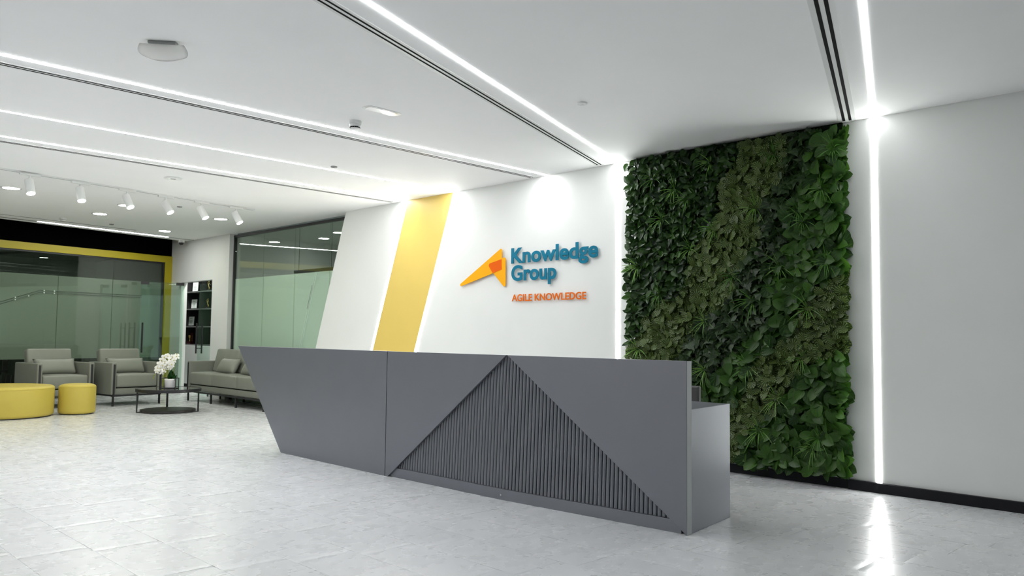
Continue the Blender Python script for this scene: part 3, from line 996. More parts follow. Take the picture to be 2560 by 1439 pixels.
# office chair behind the desk
t = thing('office_chair', 'dark office chair back showing behind the end of the desk', 'chair', (-3.53, 5.02, 0))
mesh_obj('backrest', box(B(), -0.24, 0.24, 0.26, 0.305, 0.52, 0.845, 0.012, 2), MT['deskdark'], t)
mesh_obj('back_strut', box(B(), -0.04, 0.04, 0.24, 0.27, 0.38, 0.60), MT['blackmetal'], t)
mesh_obj('seat', box(B(), -0.24, 0.24, -0.24, 0.24, 0.42, 0.49, 0.03, 3), MT['deskdark'], t, True)
bm = B(); tube(bm, [(0, 0, 0.06), (0, 0, 0.43)], 0.028, 12)
mesh_obj('gas_lift', bm, MT['blackmetal'], t)
for k in range(5):
    a = k * 2 * math.pi / 5 + 0.3
    bm = B(); tube(bm, [(0, 0, 0.09), (0.27 * math.cos(a), 0.27 * math.sin(a), 0.065)], [0.024, 0.016], 8)
    l_ = mesh_obj('base_arm', bm, MT['blackmetal'], t)
    bm = B(); tube(bm, [(0.27 * math.cos(a) - 0.02 * math.sin(a), 0.27 * math.sin(a) + 0.02 * math.cos(a), 0.028), (0.27 * math.cos(a) + 0.02 * math.sin(a), 0.27 * math.sin(a) - 0.02 * math.cos(a), 0.028)], 0.028, 12)
    mesh_obj('castor', bm, MT['blackmetal'], l_)

# ------------------------------------------------------------------ seating
def make_seat(name, label, cat, w_, dep, ncush, loc, rz, group=None, legs_n=2):
    """front at local x = 0 facing +x, width along y"""
    t = thing(name, label, cat, loc, rz, group)
    h = w_ / 2
    at_ = 0.085
    for s in (-1, 1):
        y0, y1 = (h - at_, h) if s > 0 else (-h, -h + at_)
        mesh_obj('arm', box(B(), -dep, -0.006, y0, y1, 0.185, 0.70, 0.016, 3), MT['fabric'], t, True)
        yc = s * (h - at_ * 0.5)
        mesh_obj('front_post', box(B(), -0.03, 0.004, yc - 0.014, yc + 0.014, 0.17, 0.672), MT['blackmetal'], t)
    ys = [(-h + at_ * 0.5) + (w_ - at_) * k / (legs_n - 1) for k in range(legs_n)]
    for y in ys:
        for x in (-0.02, -dep + 0.08):
            mesh_obj('leg', box(B(), x - 0.013, x + 0.013, y - 0.013, y + 0.013, 0.0, 0.165), MT['blackmetal'], t)
    bm = B()
    box(bm, -0.035, -0.005, -h + 0.02, h - 0.02, 0.155, 0.18)
    box(bm, -dep + 0.06, -dep + 0.09, -h + 0.02, h - 0.02, 0.155, 0.18)
    for s in (-1, 1):
        box(bm, -dep + 0.06, -0.005, s * (h - 0.055) - 0.013, s * (h - 0.055) + 0.013, 0.155, 0.18)
    mesh_obj('base_frame', bm, MT['blackmetal'], t)
    mesh_obj('seat_base', box(B(), -dep + 0.03, -0.03, -h + at_ + 0.002, h - at_ - 0.002, 0.182, 0.285, 0.012, 3), MT['fabric'], t, True)
    iw = w_ - 2 * at_ - 0.006
    for k in range(ncush):
        y0 = -iw / 2 + iw * k / ncush + 0.002
        y1 = -iw / 2 + iw * (k + 1) / ncush - 0.002
        bm = B()
        box(bm, -dep + 0.2, -0.012, y0, y1, 0.300, 0.505, 0.03, 3)
        bmesh.ops.subdivide_edges(bm, edges=[e for e in bm.edges if e.calc_length() > 0.3], cuts=3, use_grid_fill=True)
        for v in bm.verts:
            if v.co.z > 0.48:
                u = (v.co.y - y0) / (y1 - y0) * 2 - 1
                q = (v.co.x + dep - 0.2) / (dep - 0.212) * 2 - 1
                v.co.z += 0.016 * max(0, 1 - u * u) * max(0, 1 - q * q)
        mesh_obj('seat_cushion', bm, MT['cushion'], t, True)
    # frame panel of the back and leaning back cushions
    mesh_obj('back_panel', box(B(), -dep, -dep + 0.075, -h + at_, h - at_, 0.185, 0.70, 0.014, 3), MT['fabric'], t, True)
    for k in range(ncush):
        y0 = -iw / 2 + iw * k / ncush + 0.006
        y1 = -iw / 2 + iw * (k + 1) / ncush - 0.006
        bm = B()
        box(bm, -0.075, 0.075, y0, y1, 0.0, 0.42, 0.032, 3)
        R_ = Matrix.Rotation(math.radians(-13), 4, 'Y')
        T_ = Matrix.Translation((-dep + 0.205, 0, 0.495))
        bmesh.ops.transform(bm, matrix=T_ @ R_, verts=bm.verts[:])
        mesh_obj('back_cushion', bm, MT['cushion'], t, True)
    return t


def pillow(name, label, w_, h_, th, loc, rot, group):
    bm = B()
    n1, n2 = 17, 11
    top, bot = [], []
    for j in range(n2):
        r1, r2 = [], []
        for i in range(n1):
            u, v = i / (n1 - 1) * 2 - 1, j / (n2 - 1) * 2 - 1
            x = w_ / 2 * u * (1 - 0.05 * (1 - v * v))
            y = h_ / 2 * v * (1 - 0.07 * (1 - u * u))
            z = th / 2 * (max(0, 1 - abs(u) ** 3.2) ** 0.55) * (max(0, 1 - abs(v) ** 2.6) ** 0.55)
            r1.append(bm.verts.new((x, y, z)))
            r2.append(bm.verts.new((x, y, -z)))
        top.append(r1); bot.append(r2)
    for j in range(n2 - 1):
        for i in range(n1 - 1):
            bm.faces.new((top[j][i], top[j][i + 1], top[j + 1][i + 1], top[j + 1][i]))
            bm.faces.new((bot[j][i], bot[j + 1][i], bot[j + 1][i + 1], bot[j][i + 1]))
    bmesh.ops.remove_doubles(bm, verts=bm.verts[:], dist=1e-4)
    o = mesh_obj(name, bm, MT['cushion'], None, True)
    o.location = loc
    o.rotation_euler = rot
    tag(o, label, 'cushion', group)
    return o


AR = math.radians(8)
AW, ADp = 0.87, 0.80
af = Vector((math.cos(AR), math.sin(AR), 0)); al = Vector((-math.sin(AR), math.cos(AR), 0))


def place_chair(fl, label):
    c = Vector((*fl, 0)) + al * (AW / 2 - 0.045)
    return make_seat('armchair', label, 'armchair', AW, ADp, 1, (c.x, c.y, 0), AR, 'grey armchairs in the waiting area')


c1, c2 = (-13.86, 3.70), (-13.75, 4.745)
ch1 = place_chair(c1, 'grey leather armchair behind the yellow poufs')
ch2 = place_chair(c2, 'grey leather armchair beside the round coffee table')
for fl, lb in ((c1, 'grey lumbar cushion on the armchair behind the poufs'), (c2, 'grey lumbar cushion on the armchair by the coffee table')):
    c = Vector((*fl, 0)) + al * (AW / 2 - 0.045) - af * 0.40
    pillow('lumbar_cushion', lb, 0.64, 0.28, 0.15, (c.x, c.y, 0.635), (math.radians(62), 0, AR + math.pi / 2), 'cushions on the seats')
sofa = make_seat('sofa', 'long grey leather three-seat sofa with black legs before the glass wall', 'sofa', 2.80, 0.69, 3, (-12.84, 6.13, 0), -math.pi / 2, None, 4)
pillow('lumbar_cushion', 'grey cushion lying at the left end of the sofa', 0.62, 0.30, 0.16, (-13.35, 6.47, 0.63), (math.radians(62), 0, 0.05), 'cushions on the seats')
pillow('lumbar_cushion', 'grey cushion on the sofa half hidden by the desk', 0.62, 0.30, 0.16, (-12.45, 6.45, 0.63), (math.radians(62), 0, -0.05), 'cushions on the seats')


# ------------------------------------------------------------------ poufs
def pouf(label, x, y, r, h):
    t = thing('pouf', label, 'pouf', (x, y, 0), group='yellow round poufs')
    prof = [(r - 0.03, 0.012), (r - 0.006, 0.022), (r, 0.05), (r, h - 0.045), (r - 0.004, h - 0.028), (r - 0.016, h - 0.013), (r - 0.04, h - 0.003), (r * 0.75, h + 0.004), (0, h + 0.012)]
    mesh_obj('body', lathe(B(), prof, 64), MT['pouf'], t, True)
    tb = B()
    tube(tb, [((r - 0.002) * math.cos(a * 2 * math.pi / 64), (r - 0.002) * math.sin(a * 2 * math.pi / 64), h - 0.035) for a in range(65)], 0.004, 6, False)
    mesh_obj('piping', tb, MT['pouf'], t, True)
    mesh_obj('foot_ring', lathe(B(), [(r - 0.03, 0.0), (r - 0.03, 0.013)], 48), MT['blackmetal'], t)


pouf('large round yellow pouf cut by the left edge', -13.06, 3.04, 0.625, 0.43)
pouf('small yellow drum pouf between the large pouf and the coffee table', -12.87, 3.935, 0.245, 0.43)

# ------------------------------------------------------------------ coffee table with orchid
TC = (-12.4, 5.07)
ct = thing('coffee_table', 'round black coffee table with dark glass top and lower disc', 'table', (*TC, 0), math.radians(20))
mesh_obj('table_top', lathe(B(), [(0.445, 0.335), (0.445, 0.351), (0, 0.351)], 64), MT['tableglass'], ct)
mesh_obj('rim', lathe(B(), [(0.445, 0.308), (0.46, 0.306), (0.464, 0.31), (0.464, 0.350), (0.46, 0.354), (0.446, 0.354), (0.4455, 0.31)], 64), MT['blackmetal'], ct)
mesh_obj('lower_disc', lathe(B(), [(0.385, 0.004), (0.392, 0.008), (0.392, 0.036), (0.388, 0.04), (0, 0.04)], 64), MT['tablebase'], ct)
for a in (math.radians(a_) for a_ in (238, 32, 140)):
    bm = B()
    rr = 0.438
    u = Vector((math.cos(a), math.sin(a), 0)); n = Vector((-u.y, u.x, 0))
    prism(bm, [u * (rr - 0.009) - n * 0.015, u * (rr + 0.009) - n * 0.015, u * (rr + 0.009) + n * 0.015, u * (rr - 0.009) + n * 0.015], (0, 0, 0.308))
    prism(bm, [u * 0.37 - n * 0.015, u * rr - n * 0.015, u * rr + n * 0.015, u * 0.37 + n * 0.015], (0, 0, 0.012))
    mesh_obj('leg', bm, MT['blackmetal'], ct)
TZ = 0.354
op = thing('potted_orchid', 'white orchid in a white pot with black stand on the coffee table', 'plant', (TC[0] + 0.01, TC[1] + 0.01, TZ - 0.003))
mesh_obj('pot', lathe(B(), [(0.070, 0.012), (0.076, 0.02), (0.081, 0.13), (0.083, 0.145), (0.077, 0.145), (0.074, 0.12), (0, 0.12)], 32), MT['ceramic'], op, True)
mesh_obj('soil', lathe(B(), [(0.075, 0.121), (0.05, 0.128), (0, 0.13)], 24), MT['soil'], op, True)
st = B()
cdir = Vector((0.707, 0.707, 0)); cper = Vector((-0.707, 0.707, 0))
for s in (-1, 1):
    for q in (-1, 1):
        c = cdir * s * 0.108 + cper * q * 0.06
        box(st, c.x - 0.006, c.x + 0.006, c.y - 0.006, c.y + 0.006, 0.0, 0.16)
for q in (-1, 1):
    a, b = cdir * -0.108 + cper * q * 0.06, cdir * 0.108 + cper * q * 0.06
    for z in ((0.004,) if q < 0 else (0.004, 0.155)):
        tube(st, [a + Vector((0, 0, z)), b + Vector((0, 0, z))], 0.006, 6)
for s in (-1, 1):
    a, b = cdir * s * 0.108 - cper * 0.06, cdir * s * 0.108 + cper * 0.06
    for z in (0.006, 0.155):
        tube(st, [a + Vector((0, 0, z)), b + Vector((0, 0, z))], 0.006, 6)
mesh_obj('stand', st, MT['blackmetal'], op)
camd = Vector((12.4, -5.07, 0)).normalized()
camr = Vector((camd.y * -1, camd.x, 0))      # image right is opposite of this when facing camera
IR = Vector((0.707, 0.707, 0))               # to the right in the picture


def blade_leaf(bm, base, tip_dir, up, L_, W_, n=8):
    side = tip_dir.cross(up).normalized()
    rows = []
    for i in range(n + 1):
        t_ = i / n
        c = base + tip_dir * L_ * t_ + up * (0.02 * math.sin(t_ * math.pi))
        wd = W_ / 2 * math.sin(math.pi * (0.12 + 0.88 * t_) ** 0.8) if i < n else 0.002
        rows.append([bm.verts.new(c - side * wd + up * 0.012), bm.verts.new(c), bm.verts.new(c + side * wd + up * 0.012)])
    for a, b in zip(rows, rows[1:]):
        for k in range(2):
            bm.faces.new((a[k], a[k + 1], b[k + 1], b[k]))


for dr, L_, W_ in (((0.1, -0.06, 1.0), 0.165, 0.105), ((-0.35, 0.3, 0.85), 0.15, 0.09), ((0.5, 0.45, 0.6), 0.12, 0.08)):
    bm = B()
    td = Vector(dr).normalized()
    upv = (camd - td * camd.dot(td)).normalized()
    blade_leaf(bm, Vector((0, 0, 0.122)) + IR * 0.015, td, upv, L_, W_)
    bmesh.ops.solidify(bm, geom=bm.faces[:], thickness=0.003)
    mesh_obj('leaf', bm, MT['orchidleaf'], op, True)


def flower_bm(sz):
    bm = B()
    for k in range(5):
        a = k * 2 * math.pi / 5 + math.pi / 2
        wide = 0.95 if k in (1, 4) else 0.62
        if k in (1, 4):
            a += 0.22 if k == 4 else -0.22
        u = Vector((math.cos(a), math.sin(a), 0)); n = Vector((-u.y, u.x, 0))
        rows = []
        for i, (t_, wd) in enumerate(((0.05, 0.12), (0.35, 0.75), (0.65, 1.0), (0.9, 0.62), (1.0, 0.2))):
            c = u * sz * t_ + Vector((0, 0, 0.10 * sz * math.sin(t_ * 3) + (0.06 * sz if k in (1, 4) else 0)))
            rows.append([bm.verts.new(c - n * wd * wide * sz * 0.5), bm.verts.new(c + Vector((0, 0, 0.06 * sz))), bm.verts.new(c + n * wd * wide * sz * 0.5)])
        for p, q in zip(rows, rows[1:]):
            for m_ in range(2):
                bm.faces.new((p[m_], p[m_ + 1], q[m_ + 1], q[m_]))
    return bm


fl_mesh = None
# stems arch up from the pot and over to the left of the picture
stems = [[(0.02, 0.12), (0.03, 0.25), (0.02, 0.37), (-0.02, 0.45), (-0.08, 0.475), (-0.14, 0.43), (-0.19, 0.34), (-0.22, 0.24), (-0.25, 0.18)],
         [(0.03, 0.12), (0.05, 0.25), (0.07, 0.38), (0.06, 0.45), (0.02, 0.46), (-0.03, 0.40), (-0.07, 0.30), (-0.09, 0.22)],
         [(0.035, 0.12), (0.06, 0.28), (0.075, 0.42), (0.085, 0.50)]]
for k, sp in enumerate(stems):
    bm = B()
    dep_ = (0.02, -0.03, 0.0)[k]
    tube(bm, [IR * a + Vector((0, 0, b)) - camd * dep_ for a, b in sp], 0.0028, 6)
    mesh_obj('stem', bm, MT['stem'], op, True)
spots = [(-0.10, 0.465), (-0.055, 0.49), (-0.135, 0.42), (-0.09, 0.405), (-0.165, 0.365), (-0.12, 0.345), (-0.19, 0.305), (-0.205, 0.26), (-0.155, 0.30),
         (0.03, 0.475), (0.085, 0.48), (0.05, 0.425), (0.0, 0.44), (-0.02, 0.385), (0.02, 0.36), (-0.045, 0.345), (-0.01, 0.31), (-0.10, 0.28), (-0.125, 0.25)]
fb = mesh_obj('flower', flower_bm(0.052), MT['petal'], op, True)
lip = lathe(B(), [(0.004, 0.002), (0.009, 0.008), (0.006, 0.016), (0, 0.018)], 8)
lp = mesh_obj('flower_centre', lip, MT['petalcentre'], fb, True)
for i, (a, b) in enumerate(spots):
    o = fb if i == 0 else fb.copy()
    if i:
        COL.objects.link(o)
        l2 = lp.copy(); COL.objects.link(l2); l2.parent = o
    nrm = (camd + IR * random.uniform(-0.5, 0.3) + Vector((0, 0, random.uniform(-0.35, 0.25)))).normalized()
    o.parent = op
    q = nrm.to_track_quat('Z', 'Y')
    o.rotation_euler = (q @ Matrix.Rotation(random.uniform(-0.4, 0.4), 3, 'Z').to_quaternion()).to_euler()
    o.location = IR * a + Vector((0, 0, b)) + camd * random.uniform(-0.01, 0.045)
    o.scale = (1, 1, 1) if random.random() < 0.6 else (0.85, 0.85, 0.85)
for a, b in ((-0.235, 0.205), (-0.25, 0.175), (-0.26, 0.15), (-0.10, 0.20), (-0.085, 0.225), (0.07, 0.525), (0.09, 0.51)):
    bm = B()
    c = IR * a + Vector((0, 0, b))
    tube(bm, [c + Vector((0, 0, 0.016)), c + Vector((0, 0, 0.006)), c - Vector((0, 0, 0.006)), c - Vector((0, 0, 0.016))], [0.001, 0.007, 0.008, 0.002], 8)
    mesh_obj('bud', bm, MT['bud'], op, True)

# ------------------------------------------------------------------ glass doors
def glass_door(label, hinge, direction, handle_side, width=0.685):
    """leaf standing on the floor from the hinge point along a direction"""
    h = Vector((*hinge, 0)); u = Vector((*direction, 0)).normalized(); n = Vector((-u.y, u.x, 0))
    t = thing('glass_door', label, 'door', (h.x, h.y, 0), group='frameless glass double doors')
    mesh_obj('pane', prism(B(), [n * -0.005 + Vector((0, 0, 0.012)), u * width + n * -0.005 + Vector((0, 0, 0.012)), u * width + n * -0.005 + Vector((0, 0, 2.185)), n * -0.005 + Vector((0, 0, 2.185))], n * 0.01), MT['doorglass'], t)
    for s0, s1, z0, z1 in ((0.0, 0.15, 2.135, 2.19), (width - 0.15, width, 2.135, 2.19), (0.0, 0.15, 0.004, 0.06)):
        mesh_obj('patch_fitting', prism(B(), [u * s0 - n * 0.016 + Vector((0, 0, z0)), u * s1 - n * 0.016 + Vector((0, 0, z0)), u * s1 - n * 0.016 + Vector((0, 0, z1)), u * s0 - n * 0.016 + Vector((0, 0, z1))], n * 0.032), MT['blackmetal'], t)
    for s in (-1, 1):
        bm = B()
        hp = u * (width - 0.055) + n * s * 0.055
        tube(bm, [hp + Vector((0, 0, 0.80)), hp + Vector((0, 0, 1.385))], 0.015, 12)
        for z in (0.90, 1.28):
            tube(bm, [hp + Vector((0, 0, z)), hp - n * s * 0.05 + Vector((0, 0, z))], 0.009, 8)
        mesh_obj('pull_handle', bm, MT['blackmetal'], t)
    mesh_obj('edge', prism(B(), [u * 0.0 - n * 0.0055 - u * 0.004 + Vector((0, 0, 0.07)), n * 0.0055 - u * 0.004 + Vector((0, 0, 0.07)), n * 0.0055 - u * 0.001 + Vector((0, 0, 0.07)), -n * 0.0055 - u * 0.001 + Vector((0, 0, 0.07))], (0, 0, 2.06)), MT['etchlight'], t)
    return t


glass_door('clear glass door leaf standing open in front of the yellow post', (-16.06, 6.80), (-0.27, -0.80), 1, 0.79)
glass_door('clear glass door leaf closed across the dark display shelves', (-14.715, 6.81), (-1, 0), 1, 0.66)

# ------------------------------------------------------------------ display cabinet with awards
cb = thing('display_cabinet', 'dark open shelving over white cupboards beyond the glass doors', 'cabinet', (-17.1, 7.6, 0))
CX0, CX1 = -0.86, 0.86
mesh_obj('back', box(B(), CX0, CX1, 0.40, 0.42, 0.08, 2.7), MT['cabdark'], cb)
for x in (CX0, -0.02, CX1 - 0.02):
    mesh_obj('side', box(B(), x, x + 0.02, 0.0, 0.40, 0.945 if x == -0.02 else 0.08, 2.7), MT['cabdark'], cb)
for z in (0.925, 1.318, 1.70, 2.08, 2.46):
    mesh_obj('shelf', box(B(), CX0 + 0.02, CX1 - 0.02, 0.002, 0.40, z, z + 0.022), MT['shelf'], cb)
mesh_obj('toe_kick', box(B(), CX0, CX1, 0.05, 0.38, 0.0, 0.08), MT['black'], cb)
for k in range(2):
    d_ = mesh_obj('door', box(B(), CX0 + 0.004 + k * 0.86, CX0 + 0.856 + k * 0.86, -0.02, 0.0, 0.085, 0.922, 0.002, 1), MT['cabinet'], cb)
    for kx, kz in (((CX0 + 0.80, 0.88),), ((CX0 + 1.60, 0.88), (CX0 + 1.60, 0.83)))[k]:
        bm = B()
        tube(bm, [(kx, -0.02, kz), (kx, -0.035, kz)], 0.014, 10)
        mesh_obj('knob', bm, MT['blackmetal'], d_)


def plaque(label, x, z):
    t = thing('award_plaque', label, 'award', (x, 7.72, z), group='silver award plaques on the shelves')
    bm = B(); box(bm, -0.13, 0.13, 0, 0.016, 0.02, 0.215, 0.003, 1)
    for v in bm.verts:
        v.co.y += 0.05 * v.co.z
    mesh_obj('plate', bm, MT['plaque'], t)
    bm = B(); box(bm, -0.09, 0.09, -0.01, 0.08, 0.0, 0.02, 0.002, 1)
    mesh_obj('base', bm, MT['cabdark'], t)
    bm = B()
    for k, (w2, zz) in enumerate(((0.06, 0.17), (0.08, 0.125), (0.08, 0.105), (0.06, 0.085), (0.07, 0.05))):
        prism(bm, [(-w2, 0.05 * zz - 0.0015, zz - 0.006), (w2, 0.05 * zz - 0.0015, zz - 0.006), (w2, 0.05 * zz + 0.0015, zz + 0.006), (-w2, 0.05 * zz + 0.0015, zz + 0.006)], (0, -0.001, 0))
    mesh_obj('print', bm, MT['greyplastic'], t)


plaque('silver award plaque on the top shelf', -17.66, 2.102)
plaque('silver award plaque on the second shelf', -17.70, 1.722)
plaque('silver award plaque on the third shelf', -17.82, 1.340)
t = thing('trophy', 'maroon and gold trophy on the lowest open shelf', 'award', (-17.86, 7.73, 0.947))
mesh_obj('base', box(B(), -0.09, 0.09, -0.03, 0.03, 0.0, 0.06, 0.004, 1), MT['maroon'], t)
mesh_obj('back_plate', box(B(), -0.10, 0.10, 0.02, 0.035, 0.06, 0.25, 0.003, 1), MT['maroon'], t)
mesh_obj('figure', lathe(B(), [(0.03, 0.06), (0.012, 0.08), (0.012, 0.11), (0.035, 0.14), (0.04, 0.18), (0.03, 0.2)], 16), MT['gold'], t, True)


def figurine(label, x, z):
    t = thing('gold_figurine', label, 'award', (x, 7.68, z), group='gold figurines on the shelves')
    mesh_obj('plinth', box(B(), -0.04, 0.04, -0.03, 0.03, 0.0, 0.02, 0.003, 1), MT['cabdark'], t)
    bm = B()
    tube(bm, [(0.02, 0, 0.02), (0.015, 0, 0.07), (-0.01, 0, 0.11), (0.0, 0, 0.15), (0.02, 0, 0.17)], [0.006, 0.009, 0.012, 0.013, 0.008], 10)
    tube(bm, [(0.0, 0, 0.14), (-0.05, 0, 0.13), (-0.055, 0, 0.18), (-0.02, 0, 0.20)], [0.006, 0.006, 0.006, 0.005], 8)
    tube(bm, [(-0.005, 0, 0.10), (0.035, 0, 0.07), (0.03, 0, 0.03)], [0.008, 0.007, 0.005], 8)
    mesh_obj('body', bm, MT['gold'], t, True)
    mesh_obj('head', lathe(B(), [(0, -0.018), (0.012, -0.012), (0.017, 0), (0.012, 0.012), (0, 0.018)], 12, (0.012, 0, 0.197)), MT['gold'], t, True)


figurine('gold figurine on the upper shelf behind the closed glass door', -16.88, 2.102)
figurine('gold figurine on the shelf below the first one', -16.90, 1.722)

# ------------------------------------------------------------------ meeting room furniture seen under the film
mt_ = thing('meeting_table', 'long meeting table with a yellow edge behind the glass', 'table', (-18.6, 3.2, 0))
mesh_obj('top', box(B(), -0.6, 0.6, -1.9, 1.5, 0.70, 0.755, 0.004, 1), MT['frame_yellow'], mt_)
for y in (-1.6, 1.2):
    mesh_obj('leg', box(B(), -0.35, 0.35, y - 0.03, y + 0.03, 0, 0.70), MT['blackmetal'], mt_)


def meet_chair(label, x, y, rz):
    t = thing('meeting_chair', label, 'chair', (x, y, 0), rz, 'dark chairs in the meeting room')
    mesh_obj('seat', box(B(), -0.24, 0.24, -0.24, 0.24, 0.40, 0.47, 0.03, 3), MT['chairdark'], t, True)
    bm = B(); box(bm, 0.20, 0.26, -0.25, 0.25, 0.38, 0.69, 0.028, 3)
    mesh_obj('backrest', bm, MT['chairdark'], t, True)
    for sx in (-0.2, 0.2):
        for sy in (-0.2, 0.2):
            bm = B(); tube(bm, [(sx, sy, 0), (sx * 0.85, sy * 0.85, 0.40)], 0.012, 8)
            mesh_obj('leg', bm, MT['blackmetal'], t)


for lb, x, y in (('dark meeting chair at the left edge behind the poufs', -17.4, 3.70), ('dark meeting chair left of the first armchair', -17.35, 4.28),
                 ('dark meeting chair showing between the two armchairs, left', -17.4, 5.10), ('dark meeting chair showing between the two armchairs, right', -17.4, 5.68)):
    meet_chair(lb, x, y, 0.0)

# ------------------------------------------------------------------ green wall
GX0, GX1, GZ0, GZ1 = -4.905, -2.715, 0.10, 3.006
gw = thing('green_wall', 'tall panel of dense green leaves hung on the white wall', 'plant wall', ((GX0 + GX1) / 2, YW, 0))
gw_off = np.array([(GX0 + GX1) / 2, YW, 0.0])
bk = box(B(), GX0 + 0.03 - gw_off[0], GX1 - 0.03 - gw_off[0], -0.035, -0.012, GZ0 - 0.0, GZ1)
mesh_obj('backing_board', bk, MT['backing'], gw)


def interp(z, zs, xs):
    return float(np.interp(z, zs[::-1], xs[::-1]))


def kind_at(x, z):
    x += 0.05 * math.sin(z * 9 + x * 4)
    v1l = interp(z, [3.0, 2.4, 1.6, 1.38, 1.0, 0.0], [-3.66, -3.88, -4.31, -4.7, -4.95, -5.2])
    v1r = interp(z, [3.0, 2.35, 1.66, 1.37, 1.03, 0.6, 0], [-3.13, -3.40, -3.68, -4.0, -4.31, -4.75, -5.2])
    ivr = interp(z, [3.0, 2.33, 1.58, 1.155, 0.855, 0.4, 0], [-2.9, -3.18, -3.37, -3.56, -3.97, -4.6, -5.0])
    v2l = interp(z, [1.86, 1.757, 1.23, 0.91, 0.575, 0.1], [-2.6, -2.78, -3.23, -3.53, -3.78, -4.1])
    v2r = interp(z, [1.168, 1.03, 0.82, 0.456, 0.19, 0], [-2.60, -2.98, -3.12, -3.49, -3.69, -3.85])
    if x < v1l:
        return 'leaf_small'
    if x < v1r:
        return 'leaf_vein'
    if x < ivr:
        return 'leaf_ivy'
    if x > v2l and x < v2r and z < 1.86:
        return 'leaf_vein'
    return 'leaf_big'


def leaf_grid(width_fn, L_, cup, bend, nt_=6, na=4, notch=0.0):
    """leaf surface with its stalk at the origin, tip along +y, upper side +z"""
    V, UV, F = [], [], []
    for i in range(nt_ + 1):
        t_ = i / nt_
        wd = width_fn(t_)
        for j in range(na + 1):
            s = j / na * 2 - 1
            y = t_ - notch * (abs(s) ** 1.5) * (1 - t_) ** 2
            V.append((s * wd * L_, y * L_, (cup * (abs(s) ** 1.6) * wd * 2 - bend * t_ * t_) * L_))
            UV.append((0.5 + s * wd, t_))
    for i in range(nt_):
        for j in range(na):
            a = i * (na + 1) + j
            F.append((a, a + 1, a + na + 2, a + na + 1))
    return np.array(V), np.array(UV), F


def ivy_leaf(L_):
    out = [(0, 0.0), (0.16, -0.06), (0.36, 0.02), (0.30, 0.18), (0.52, 0.34), (0.30, 0.44), (0.26, 0.60), (0.12, 0.70), (0, 1.0)]
    out = out + [(-x, y) for x, y in out[-2:0:-1]]
    V = [(0, 0.30 * L_, 0.0)]
    UV = [(0.5, 0.3)]
    for x, y in out:
        r = math.hypot(x, y - 0.3)
        V.append((x * L_, y * L_, (-0.16 * r + 0.18 * abs(x) * 0.6) * L_))
        UV.append((0.5 + x, y))
    n = len(out)
    F = [(0, 1 + k, 1 + (k + 1) % n) for k in range(n)]
    return np.array(V), np.array(UV), F


def broad_width(t_):
    if t_ < 0.42:
        return 0.42 * max(0.0, 1 - ((0.42 - t_) / 0.42) ** 2.6 * 0.96) ** 0.5
    return 0.42 * max(0.0, 1 - ((t_ - 0.42) / 0.58) ** 2.2) ** 0.72


TEMPL = {
    'leaf_small': leaf_grid(lambda t_: 0.33 * math.sin(math.pi * min(1, 0.08 + 0.92 * t_)) ** 0.75 * (1.12 - 0.35 * t_), 0.082, 0.22, 0.20),
    'leaf_vein': leaf_grid(lambda t_: 0.47 * max(0, 1 - (2 * t_ * 0.98 - 0.96) ** 2 * 1.02) ** 0.5, 0.076, 0.10, 0.12, 6, 4, 0.12),
    'leaf_ivy': ivy_leaf(0.112),
    'leaf_big': leaf_grid(broad_width, 0.110, 0.15, 0.26, 8, 4, 0.16),
}
SPACE = {'leaf_small': 0.037, 'leaf_vein': 0.037, 'leaf_ivy': 0.044, 'leaf_big': 0.052}
leaves = {k: [] for k in TEMPL}
for layer in range(2):
    for kd in TEMPL:
        sp = SPACE[kd]
        nx, nz = int((GX1 - GX0) / sp), int((GZ1 - GZ0) / sp)
        for i in range(nx + 1):
            for j in range(nz + 1):
                x = GX0 + 0.012 + (i + rng.uniform(-0.5, 0.5)) * sp
                z = GZ0 + 0.03 + (j + rng.uniform(-0.5, 0.5)) * sp
                if x > GX1 - 0.0 or x < GX0 or z > GZ1 - 0.02 or z < GZ0:
                    continue
                if kind_at(x, z) != kd:
                    continue
                leaves[kd].append((x, z, layer))
